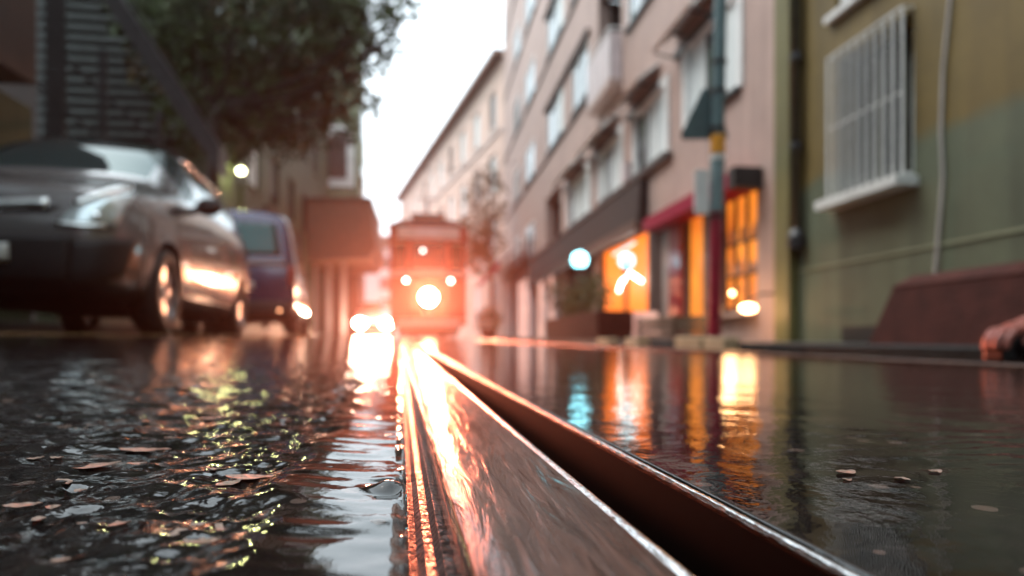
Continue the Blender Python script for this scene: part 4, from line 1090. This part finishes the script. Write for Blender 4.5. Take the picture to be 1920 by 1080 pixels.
lo = bpy.data.objects.new('headlight_beam', ld); COL.objects.link(lo); lo.parent = wc; lo.location = loc_; lo.rotation_euler = (radians(90), 0, pi)
spot('headlight_beam', (TX, TY-.30, TZ+1.22), (-.05, 0, .06), 19000, (1, .18, .08), 13, .16, tr, .9)
spot('headlight_beam', (pc.x, pc.y-.3, g(pc.x, pc.y)+.56), (-.05, 0, .06), 14000, (1, .22, .12), 11, .2, wc, .9)
# wires
sw = MB().tube([(-4.8, 26, 7.4), (-1, 26, 7.05), (TX, 26, 7.0), (2, 26, 7.1), (WX, 26, 7.4)], .012, 6).build('span_wire', M['dark']); tag(sw, 'thin dark span wire stretched across the street above the tram', 'wire')
sw = MB().tube([(float(railX(y))+.56, y, 5.72+.0075*y) for y in (-4, 4, 12, 20, 28, 34)], .008, 6).build('contact_wire', M['dark']); tag(sw, 'thin overhead contact wire running along the tram track', 'wire')

# ------------------------------------------------------------------ far beige building (street bends left)
fb = thing('beige_building', 'tall beige building with dark eaves standing beyond the tram on the right', 'building', (WX+.02, 30.9, 0), radians(10.45))
h_ = []
for fl in range(4):
    for c in range(10): h_.append((30.9+1.2+c*3.2, 30.9+2.5+c*3.2, 1.3+3.2*fl, 3.2+3.2*fl))
FX = WX+.02
wall_with_holes('wall', FX, -1, 30.9, 64.5, -.5, 13.9, h_, M['beige'], fb)
for i, r in enumerate(h_): window(FX, -1, *r, fb, 2, curtain=[(0, 1, 0)] if i % 3 else None, sill=True, fm=M['frame'], deep=.15)
k = MB(); xbox(k, FX, -1, -.3, .55, 30.7, 64.8, 13.902, 14.15); k.build('eaves', M['tile'], fb)
k = MB()
for zz in (4.0, 10.4): xbox(k, FX, -1, 0, .09, 30.9, 64.4, zz, zz+.12); 
k.build('string_course', M['pale'], fb)
k = MB(); k.box(FX+.3, FX+9, 30.8, 31.1, -.5, 13.8); k.build('gable_wall', M['beige'], fb)
# distant pale building closing the view
db = at(722, 600, 92)
t = thing('distant_building', 'pale distant building closing the street left of the tram', 'building', (db.x, db.y, 0))
k = MB(); k.box(db.x-10, db.x+9, db.y, db.y+9, -1, 13.5); k.build('wall', M['pale'], t)
k = MB(); k.prism([(db.x-10.5, 13.502), (db.x+9.5, 13.502), (db.x+7, 15.2), (db.x-8, 15.2)], db.y-.4, db.y+9, 'y'); k.build('roof', M['tile'], t)
for i in range(5):
    for j in range(4):
        k = MB(); k.box(db.x-8.4+i*3.8, db.x-6.9+i*3.8, db.y-.05, db.y-.004, 1.5+j*3, 3.2+j*3); k.build('window', M['glass'], t)

# ------------------------------------------------------------------ left side of the street
# green building with brown clad shop, end wall facing the camera
CX, CY = -3.32, 33.7
lc = thing('green_corner_building', 'pale green building with white framed window above brown cladding, left of the tram', 'building', (CX, CY, 0))
def ywall(nm, X0, X1, Yp, z0, z1, m, par, th=.3): return MB().box(X0, X1, Yp, Yp+th, z0, z1).build(nm, m, par)
k = MB(); k.box(-9, CX, CY, CY+3, 6.6, 18); k.build('upper_wall', M['lgreen'], lc)
k = MB(); k.box(-9, CX+.02, CY-.05, CY+3, -.3, 6.598); k.build('lower_wall', M['dbrown'], lc)
k = MB(); k.box(CX-.2, CX+.15, CY-.1, CY+3.1, 12.8, 13.0); k.build('cornice', M['lgreen'], lc)
wp_ = lambda px, py_, Y: Vector((0, 0, CAMZ))+ray(px, py_)*(Y/ray(px, py_).y)
a = wp_(604, 345, CY-.1); b = wp_(660, 250, CY-.1)
def archframe(x0, x1, z0, z1, o):
    pts = [(x0-o, z0-o), (x1+o, z0-o), (x1+o, z1)]; cxm = (x0+x1)/2; rr = (x1-x0)/2+o
    pts += [(cxm+rr*cos(pi*i/10), z1+rr*sin(pi*i/10)) for i in range(1, 10)]+[(x0-o, z1)]; return pts
x0, x1, z0, z1 = a.x, b.x, a.z, b.z-.45
MB().prism(archframe(x0+.1, x1-.1, z0+.1, z1, .22), CY-.12, CY-.002, 'y').build('window_surround', M['white'], lc)
MB().prism(archframe(x0+.25, x1-.25, z0+.3, z1-.1, 0), CY-.16, CY-.122, 'y').build('window', M['dbrown'], lc)
for j in range(2):
    for i in range(1):
        k = MB(); k.box(CX+.001, CX+.05, 34.6, 35.8, 7.6+3.2*j, 9.4+3.2*j); k.build('window', M['glass'], lc)
# brown clad projecting canopy
a = wp_(560, 375, 27.5); b = wp_(693, 375, 27.5); c_ = wp_(706, 462, 27.5); d_ = wp_(560, 490, 27.5)
cn = thing('brown_canopy', 'big boxy brown clad canopy jutting from the green corner building', 'canopy', (b.x, 27.5, c_.z))
MB().prism([(a.x, a.z), (b.x, b.z), (c_.x, c_.z), (c_.x-.35, c_.z-.5), (d_.x, d_.z)], 27.5, CY-.06, 'y').build('cladding', M['tile'], cn)
MB().prism([(a.x-.05, a.z+.002), (b.x+.08, b.z+.002), (b.x+.08, b.z+.10), (a.x-.05, a.z+.10)], 27.4, CY-.06, 'y').build('flashing', M['dbrown'], cn)
for px in (585, 612, 640):
    q_ = wp_(px, 640, 29); MB().box(q_.x, q_.x+.18, 29.0, 29.2, LPZ(29)-.1, d_.z-.004 if px < 600 else c_.z-.45).build('post', M['pale'], cn)
# long dark green building
BX = -4.8; BY0, BY1 = 14.9, 33.5
lb_ = thing('dark_green_building', 'dark olive green building wall behind the tree and the blue van', 'building', (BX, BY0, 0))
hb_ = [(BY0+1.0+i*2.6, BY0+2.2+i*2.6, 1.3+3.1*j, 2.9+3.1*j) for i in range(6) for j in range(3)]
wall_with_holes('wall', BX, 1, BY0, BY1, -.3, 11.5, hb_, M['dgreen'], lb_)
for i, r in enumerate(hb_): window(BX, 1, *r, lb_, 2, curtain=[(0, 1, 0)] if i % 4 == 0 else None, sill=M['dgreen'], fm=M['bark'], deep=.12)
for i in range(6):
    k = MB(); xbox(k, BX, 1, .0, .09, BY0+.15+i*2.6, BY0+.55+i*2.6, -.1, 4.2); k.build('pilaster', M['dgreen'] if i % 2 else M['dbrown'], lb_)
ywall('end_wall', -12, BX-.29, BY0, -.3, 11.5, M['dbrown'], lb_)
# slatted screen on that end wall, with iron stair in front
sx0 = wp_(72, 100, BY0-.1).x; sx1 = wp_(385, 100, BY0-.1).x
ss = thing('slatted_screen', 'grey slatted screen above the silver car behind the iron stair', 'screen', (sx0, BY0-.1, 4))
k = MB(); zt = 7.6; z = 4.45
while z < zt:
    k.hexa([(sx0, BY0-.16, z), (sx1, BY0-.16, z), (sx1, BY0-.02, z+.04), (sx0, BY0-.02, z+.04), (sx0, BY0-.17, z+.09+.01), (sx1, BY0-.17, z+.10), (sx1, BY0-.03, z+.14), (sx0, BY0-.03, z+.14)])
    z += .225
k.build('slats', M['slat'], ss)
k = MB(); k.box(sx0-.05, sx1+.05, BY0-.018, BY0-.004, 4.3, 7.8); k.build('backing', M['trim'], ss)
stn = thing('iron_stair', 'dark iron stair descending to the right in front of the slatted screen', 'stair', (sx0, 13.8, 4))
def diag(nm, p0, p1, hw, Y0, Y1, m):
    a = wp_(*p0, Y0); b = wp_(*p1, Y0); MB().prism([(a.x, a.z-hw), (b.x, b.z-hw), (b.x, b.z+hw), (a.x, a.z+hw)], Y0, Y1, 'y').build(nm, m, stn)
diag('stringer', (170, -60), (410, 300), .24, 11.3, 11.8, M['dark'])
diag('handrail', (100, 90), (330, 300), .045, 11.1, 11.2, M['dark'])
diag('mid_rail', (60, 150), (330, 390), .03, 11.1, 11.2, M['dark'])
for (px, py0_, py1_, hw) in ((102, -80, 420, .13), (190, 92, 420, .05), (296, 205, 420, .04)):
    a = wp_(px, py0_, 11.0); MB().box(a.x-hw, a.x+hw, 11.0, 11.08, LPZ(13)-.05, a.z).build('stair_post', M['dark'], stn)
# nearest block, red brown upper storey above a dark ground floor
nb_ = thing('red_brown_building', 'red brown upper storey of the nearest building at the top left corner', 'building', (-4.95, 9, 0))
k = MB(); k.box(-12, -4.95, -34, 9.0, 3.35, 12); k.build('upper_storey', M['dbrown'], nb_)
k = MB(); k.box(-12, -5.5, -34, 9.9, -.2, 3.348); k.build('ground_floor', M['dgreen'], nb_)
for i in range(3):
    k = MB(); k.box(-5.498, -5.42, -3+i*4, -.5+i*4, .9, 2.8); k.build('window', M['glass'], nb_)
    k = MB(); k.box(-4.948, -4.90, -3+i*4, -1.5+i*4, 4.6, 6.4); k.build('window', M['glass'], nb_)
bh = thing('end_building', 'plain brown building closing the street behind the camera', 'building', (0, -36, 0))
k = MB(); k.box(-14, 12, -44, -36, -1, 13); k.build('wall', M['dbrown'], bh)
for i in range(6):
    for j in range(3): k = MB(); k.box(-9+i*3.4, -7.6+i*3.4, -35.998, -35.93, 1.6+j*3.4, 3.4+j*3.4); k.build('window', M['glass'], bh)
yw = thing('yard_wall', 'low dark yard wall behind the silver car', 'wall', (-5, 9.9, 0))
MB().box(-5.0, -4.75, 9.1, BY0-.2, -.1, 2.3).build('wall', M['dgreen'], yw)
MB().box(-5.04, -4.71, 9.06, BY0-.2, 2.302, 2.38).build('coping', M['kerb'], yw)
# green lit lamp
lp = on_x(452, 321, BX+.28)
lampthing('wall_lamp', 'bright wall lamp washing the dark green wall with yellow green light', tuple(lp), .10, (1, 1, .62), 7, 0, arm=[(lp.x, lp.y, lp.z+.10), (BX, lp.y, lp.z+.16)], sq=(1, 1, .8))
tl = bpy.data.objects['wall_lamp']
ld = bpy.data.lights.new('lamp_light', 'POINT'); ld.energy = 24; ld.color = (.95, 1, .38); ld.shadow_soft_size = .1
lo = bpy.data.objects.new('lamp_light', ld); COL.objects.link(lo); lo.parent = tl; lo.location = (.05, -.2, .02)

# ------------------------------------------------------------------ trees
def tree(name, label, base, trunk_pts, r0, clumps, m, m2=None, leaf=.10, seed=1, limbs=True, cat='tree'):
    t = thing(name, label, cat, base)
    MB().tube(trunk_pts, [r0*(1-.55*i/(len(trunk_pts)-1)) for i in range(len(trunk_pts))], 10).build('trunk', M['bark'], t, smooth=True)
    lm = MB(); cr = MB(); cr2 = MB(); top = Vector(trunk_pts[-1])
    for i, (px, py_, rp, tt, n) in enumerate(clumps):
        c = at(px, py_, tt); r = rp/FPX*tt
        if limbs:
            mid = (top+c)/2+Vector((0, 0, -.25)); lm.tube([top, mid, c], [r0*.35, r0*.2, .012], 6)
            rd = random.Random(i+seed)
            for _ in range(4): lm.tube([mid.lerp(c, .6), c+Vector((rd.uniform(-r, r), rd.uniform(-r, r), rd.uniform(-r, r)))*.8], [.02, .006], 4)
        foliage(cr2 if (m2 and i % 6 == 2) else cr, c, r, n, leaf, seed*100+i)
        # a few stray outer sprigs so the outline stays ragged
        rd = random.Random(seed*77+i)
        for _ in range(5):
            v = Vector((rd.gauss(0, 1), rd.gauss(0, 1), rd.gauss(0, 1))).normalized()*r*rd.uniform(.9, 1.3)
            foliage(cr, c+v, r*.22, max(6, n//40), leaf, rd.randint(0, 9999))
    if limbs: lm.build('limbs', M['bark'], t, smooth=True)
    cr.build('crown', M[m], t, fix=False)
    if cr2.v: cr2.build('crown', M[m2], t, fix=False)
    return t
tb = (-4.08, 12.9, g(-4, 12.9))
cl = [(330, 60, 85, 12.3, 900), (255, 20, 60, 12.4, 260), (290, 130, 50, 12.5, 200), (430, 50, 120, 12, 1300), (430, 190, 100, 12.4, 1200), (545, 60, 110, 11.5, 1300), (540, 190, 90, 12, 1100), (630, 50, 75, 11, 650), (610, 150, 75, 11.6, 750), (632, 232, 42, 12, 220),
      (700, 45, 52, 10.5, 200), (742, 18, 38, 10.2, 90), (700, 125, 36, 10.8, 80), (330, -80, 120, 12, 1000), (470, -90, 150, 11.5, 1600), (640, -70, 100, 10.5, 900), (360, 225, 65, 12.8, 520), (545, 262, 42, 12.3, 220), (690, 190, 22, 11, 30), (480, 130, 100, 13.2, 1100), (590, -10, 80, 12.5, 700), (375, 20, 80, 13.4, 700), (400, 140, 120, 13.6, 1300), (730, 80, 24, 10.4, 30), (420, 255, 60, 13, 500)]
tree('street_tree', 'large dark leafy tree overhanging the parked cars on the left', tb, [tb, (-4.05, 12.85, 1.6), (-3.95, 12.7, 3.0), (-3.8, 12.4, 4.3)], .19, cl, 'leaf', 'leaf3', leaf=.125, seed=3)
tb = (2.95, 27.0, PZ(27))
cl = [(905, 345, 22, 27, 110), (885, 375, 20, 27, 60), (922, 320, 16, 27, 50), (890, 430, 34, 26.5, 420), (925, 400, 26, 27, 200), (915, 455, 34, 27, 420), (880, 470, 22, 26.6, 200), (905, 490, 30, 27, 300), (935, 350, 14, 27, 40)]
tree('slender_tree', 'slender ragged brown green tree rising right of the tram', tb, [tb, (2.9, 27, 2.5), (2.7, 27, 4.2)], .12, cl, 'leaf3', 'leaf2', leaf=.16, seed=8)
# dark bush below it
c0 = at(915, 600, 25.5)
t = thing('bush', 'dark clipped bush in a tub at the foot of the slender tree', 'bush', (c0.x, c0.y, PZ(25)))
k = MB(); foliage(k, (c0.x, c0.y, PZ(25)+.72), .55, 500, .12, 5); k.build('foliage', M['leaf2'], t, fix=False)
MB().lathe((c0.x, c0.y, PZ(25)), (0, 0, 1), [(0, 0), (.24, 0), (.32, .38), (.27, .38), (.25, .3), (0, .3)], 20).build('tub', M['planter'], t)

# ------------------------------------------------------------------ leaves and flakes of stone lying in the water
def leafmesh(seed, L=.02, W=.008, curl=.0015):
    rd = random.Random(seed); k = MB(); n = 9; top = []; vs = []
    for i in range(n+1):
        u = i/n; wv = W*sin(pi*u**.85)*(1+.07*rd.uniform(-1, 1)); x = (u-.5)*L
        z = curl*(2*u-1)**2+rd.uniform(-.0002, .0002)
        vs += [(x, -wv/2, z+.0001), (x, wv*.05, z), (x, wv/2, z+.0002)]
    fs = []
    for i in range(n):
        for j in range(2): fs.append((i*3+j, i*3+j+1, i*3+j+4, i*3+j+3))
    o = len(vs); vs2 = [(x, y, z-.0002) for x, y, z in vs]
    f2 = [tuple(i+o for i in reversed(f)) for f in fs]
    return vs+vs2, fs+f2
big = [(175, 872, 'pale tan leaf lying in the water at the left, pointing up to the right', .024, .010, .5), (272, 842, 'long flat pinkish leaf below the orange car reflection', .030, .008, 0), (362, 1006, 'large pink leaf half under water near the bottom', .020, .009, -.5),
       (452, 988, 'slim pale leaf beside the large pink one near the bottom', .021, .007, -.2), (470, 893, 'long pinkish leaf among bright ripples', .026, .007, -.1), (90, 1050, 'small blunt tan leaf in the bottom left corner', .008, .007, .4), (135, 1042, 'small rounded pale leaf beside the blunt tan one', .009, .007, -.2), (285, 1058, 'thin white leaf near the bottom edge', .010, .004, 0), (195, 982, 'dull brown leaf with pointed tip low on the left', .017, .006, .2)]
hw = 0
def on_water(px, py_):
    t_ = CAMZ*FPX/(py_-640)
    for _ in range(6):
        p_ = at(px, py_, t_); t_ = (CAMZ-g(p_.x, p_.y)-.001)*FPX/(py_-640)
    return at(px, py_, t_)
lr = random.Random(11)
for i, (px, py_, lab, L_, W_, a_) in enumerate(big):
    p_ = on_water(px, py_); vs, fs = leafmesh(i, L_*.85, W_*1.5, .0006)
    o = MB().add(vs, fs).build('fallen_leaf', M['leafdry'], fix=False, smooth=True); o.location = (p_.x, p_.y, g(p_.x, p_.y)+.0007); o.rotation_euler = (radians(-3), radians(lr.uniform(-4, 4)), -A+a_*1.2)
    tag(o, lab, 'leaf', 'fallen leaves in the water')
pr = []
for i in range(4):
    vs, fs = leafmesh(40+i, .005+.0018*i, .006, .0004); pr.append(MB().add(vs, fs).build('leaf_scrap', M['leafdry'], fix=False, smooth=True))
for i in range(38):
    px = lr.uniform(0, 560) if i < 34 else lr.uniform(1560, 1900); py_ = 760+300*lr.random()**.8 if i < 34 else lr.uniform(800, 930)
    p_ = on_water(px, py_); o = pr[i % 4] if i < 4 else pr[i % 4].copy()
    if i >= 4: COL.objects.link(o)
    o.location = (p_.x, p_.y, g(p_.x, p_.y)+.0006); s_ = lr.uniform(.55, 1.2); o.scale = (s_, s_, 1); o.rotation_euler = (0, radians(lr.uniform(-3, 3)), lr.uniform(-1, 1))
    tag(o, 'small scrap of leaf left of the rail, wet and brownish' if i < 34 else 'small scrap of leaf right of the rail, wet and brownish', 'leaf scrap', 'leaf scraps left of the rail' if i < 34 else 'leaf scraps right of the rail')

# ------------------------------------------------------------------ person crouching just outside the right edge; the hand reaches into view
def skin(name, vs, es, rs, m, parent, root=0, sub=2):
    me = bpy.data.meshes.new('tmp'); me.from_pydata([tuple(v) for v in vs], es, [])
    o = bpy.data.objects.new('tmp', me); COL.objects.link(o)
    o.modifiers.new('s', 'SKIN'); sub_ = o.modifiers.new('ss', 'SUBSURF'); sub_.levels = sub
    lay = me.skin_vertices[0].data
    for i, r in enumerate(rs): lay[i].radius = (r, r) if not isinstance(r, tuple) else r
    lay[root].use_root = True
    dg = bpy.context.evaluated_depsgraph_get(); dg.update()
    em = bpy.data.meshes.new_from_object(o.evaluated_get(dg)); bpy.data.objects.remove(o)
    em.name = name; em.materials.clear(); em.materials.append(m); em.shade_smooth()
    off = parent_loc(parent)
    for v in em.vertices: v.co -= off
    n = bpy.data.objects.new(name, em); COL.objects.link(n); n.parent = parent; return n
HX, HY = 1.335, 1.335
gz = g(HX, HY)
pz0 = g(2.1, .8)
per = thing('person', 'person crouching at the right edge, only a reddened hand seen closing over a black camera', 'person', (2.1, .8, pz0))
J = {}; V_ = []; E_ = []; R_s = []
def jt(n, p, r, frm=None):
    J[n] = len(V_); V_.append(Vector(p)); R_s.append(r)
    if frm is not None: E_.append((J[frm], J[n]))
jt('pelvis', (2.25, .70, .30), .085); jt('spine', (2.20, .80, .50), .10, 'pelvis'); jt('chest', (2.10, .93, .70), .12, 'spine'); jt('neck', (2.03, 1.02, .87), .052, 'chest'); jt('head0', (2.0, 1.05, .95), .075, 'neck'); jt('head1', (1.97, 1.09, 1.04), .105, 'head0'); jt('head2', (1.97, 1.08, 1.12), .06, 'head1')
for s_, dx in (('a', (.13, .10)), ('b', (-.10, -.13))):
    jt('hip'+s_, (2.25+dx[0]*.7, .70+dx[1]*.7, .27), .085, 'pelvis'); jt('knee'+s_, (2.02+dx[0]*1.3, 1.02+dx[1]*1.3, .42), .06, 'hip'+s_); jt('ankle'+s_, (2.18+dx[0]*1.2, .88+dx[1]*1.2, .07), .042, 'knee'+s_); jt('toe'+s_, (2.04+dx[0]*1.2, 1.02+dx[1]*1.2, .01), .035, 'ankle'+s_)
jt('shB', (1.98, .80, .78), .06, 'chest'); jt('elB', (1.90, .86, .50), .042, 'shB'); jt('wrB', (1.92, 1.05, .42), .028, 'elB'); jt('haB', (1.93, 1.12, .42), .026, 'wrB')
jt('shA', (2.12, 1.10, .78), .06, 'chest'); jt('elA', (1.95, 1.30, .45), .042, 'shA'); jt('fo', (1.68, 1.35, .24), .035, 'elA'); jt('wrA', (1.470, 1.345, gz+.105), .024, 'fo'); jt('pa', (1.425, 1.340, gz+0.094), .022, 'wrA'); jt('kn', (1.385, 1.336, gz+0.084), .019, 'pa')
for i in range(4):
    dy = -.030+.020*i; ln = (.9, 1.0, .97, .8)[i]
    jt('f%da' % i, (1.375, HY+dy, gz+0.084-.003*abs(i-1)), .0095, 'kn'); jt('f%db' % i, (1.375-.034*ln, HY+dy*1.05-.004, gz+0.076), .0092, 'f%da' % i)
    jt('f%dc' % i, (1.375-.056*ln, HY+dy*1.05-.006, gz+0.054), .0084, 'f%db' % i); jt('f%dd' % i, (1.375-.062*ln, HY+dy*1.05-.006, gz+0.030), .0074, 'f%dc' % i)
jt('t1', (1.405, HY-.036, gz+.085), .012, 'pa'); jt('t2', (1.375, HY-.052, gz+.060), .0105, 't1'); jt('t3', (1.352, HY-.052, gz+.043), .0088, 't2')
skin('body', V_, E_, R_s, M['skin'], per)
def grow(names, d): return [V_[J[n]] for n in names], [(i, i+1) for i in range(len(names)-1)], [R_s[J[n]]+d for n in names]
jk_v = []; jk_e = []; jk_r = []
def addc(names, d, root=None):
    o = len(jk_v)
    for k_, n in enumerate(names):
        if k_ == 0 and root is not None: prev = root; continue
        jk_v.append(V_[J[n]]); jk_r.append(R_s[J[n]]+d); jk_e.append((prev, len(jk_v)-1)) if (k_ > 0 or root is not None) and len(jk_v) > 1 else None; prev = len(jk_v)-1
    return
addc(['pelvis', 'spine', 'chest', 'neck'], .035); addc(['chest', 'shA', 'elA', 'fo'], .016, 2)
jk_v.append(Vector((1.50, 1.347, gz+.128))); jk_r.append(.034); jk_e.append((len(jk_v)-2, len(jk_v)-1))
addc(['chest', 'shB', 'elB', 'wrB'], .016, 2)
skin('jacket', jk_v, jk_e, jk_r, M['cloth'], per)
jk_v = []; jk_e = []; jk_r = []
addc(['pelvis', 'hipa', 'kneea', 'anklea'], .03); addc(['pelvis', 'hipb', 'kneeb', 'ankleb'], .03, 0); jk_r[0] = .12; skin('trousers', jk_v, jk_e, jk_r, M['jeans'], per)
MB().ball((2.005, 1.05, 1.10), .096, 12, (1, 1, .85)).build('hair', M['hair'], per, smooth=True)
fd = Vector((-.55, .80, -.1)).normalized(); sd_ = Vector((.8, .55, 0)).normalized(); hc = Vector((1.97, 1.09, 1.035))
MB().ball(tuple(hc+fd*.092+Vector((0, 0, -.012))), .016, 8).build('nose', M['skin'], per, smooth=True)
for q_ in (-1, 1):
    MB().ball(tuple(hc+fd*.080+sd_*.03*q_+Vector((0, 0, .018))), .010, 8).build('eye', M['black'], per, smooth=True)
    MB().ball(tuple(hc+sd_*.088*q_), .022, 8, (.6, .6, 1.2)).build('ear', M['skin'], per, smooth=True)
MB().tube([hc+fd*.088-sd_*.02+Vector((0, 0, -.045)), hc+fd*.094+Vector((0, 0, -.047)), hc+fd*.088+sd_*.02+Vector((0, 0, -.045))], .005, 6).build('mouth', M['planter'], per, smooth=True)
for s_, dx in (('a', (.13, .10)), ('b', (-.10, -.13))):
    k = MB(); k.hexa([(2.17+dx[0]*1.2-.02, .84+dx[1]*1.2, pz0), (2.23+dx[0]*1.2, .90+dx[1]*1.2, pz0), (2.06+dx[0]*1.2, 1.10+dx[1]*1.2, pz0), (1.98+dx[0]*1.2, 1.04+dx[1]*1.2, pz0), (2.17+dx[0]*1.2-.01, .85+dx[1]*1.2, pz0+.1), (2.22+dx[0]*1.2, .90+dx[1]*1.2, pz0+.1), (2.05+dx[0]*1.2, 1.07+dx[1]*1.2, pz0+.05), (2.0+dx[0]*1.2, 1.04+dx[1]*1.2, pz0+.05)])
    k.build('shoe', M['cloth'], per, bevel=.015)
cmr = thing('hand_camera', 'small black camera lying on the wet road under the hand', 'camera', (HX+.03, HY, gz))
k = MB(); k.box(HX-.012, HX+.10, HY-.03, HY+.03, gz+.003, gz+.064); k.build('case', M['trim'], cmr, bevel=.008)
MB().lathe((HX+.045, HY-.03, gz+.036), (0, -1, 0), [(.0, 0), (.030, 0), (.030, .022), (.024, .028), (.022, .02), (0, .02)], 24).build('lens', M['black'], cmr, smooth=True)
MB().lathe((HX+.02, HY-.034, gz+.012), (1, 0, 0), [(0, 0), (.006, 0), (.006, .012), (0, .012)], 14).build('tripod_foot', M['chrome'], cmr)
# ------------------------------------------------------------------ rainy air
hm = bpy.data.materials.new('haze'); hm.use_nodes = True; n_ = hm.node_tree.nodes; n_.clear()
o_ = n_.new('ShaderNodeOutputMaterial'); v_ = n_.new('ShaderNodeVolumePrincipled'); v_.inputs['Color'].default_value = (.95, .93, .93, 1); v_.inputs['Density'].default_value = .0010; v_.inputs['Anisotropy'].default_value = .86
hm.node_tree.links.new(v_.outputs[0], o_.inputs['Volume'])
hz = MB().box(-60, 60, -12, 110, -2.5, 24).build('haze', hm); tag(hz, kind='stuff')
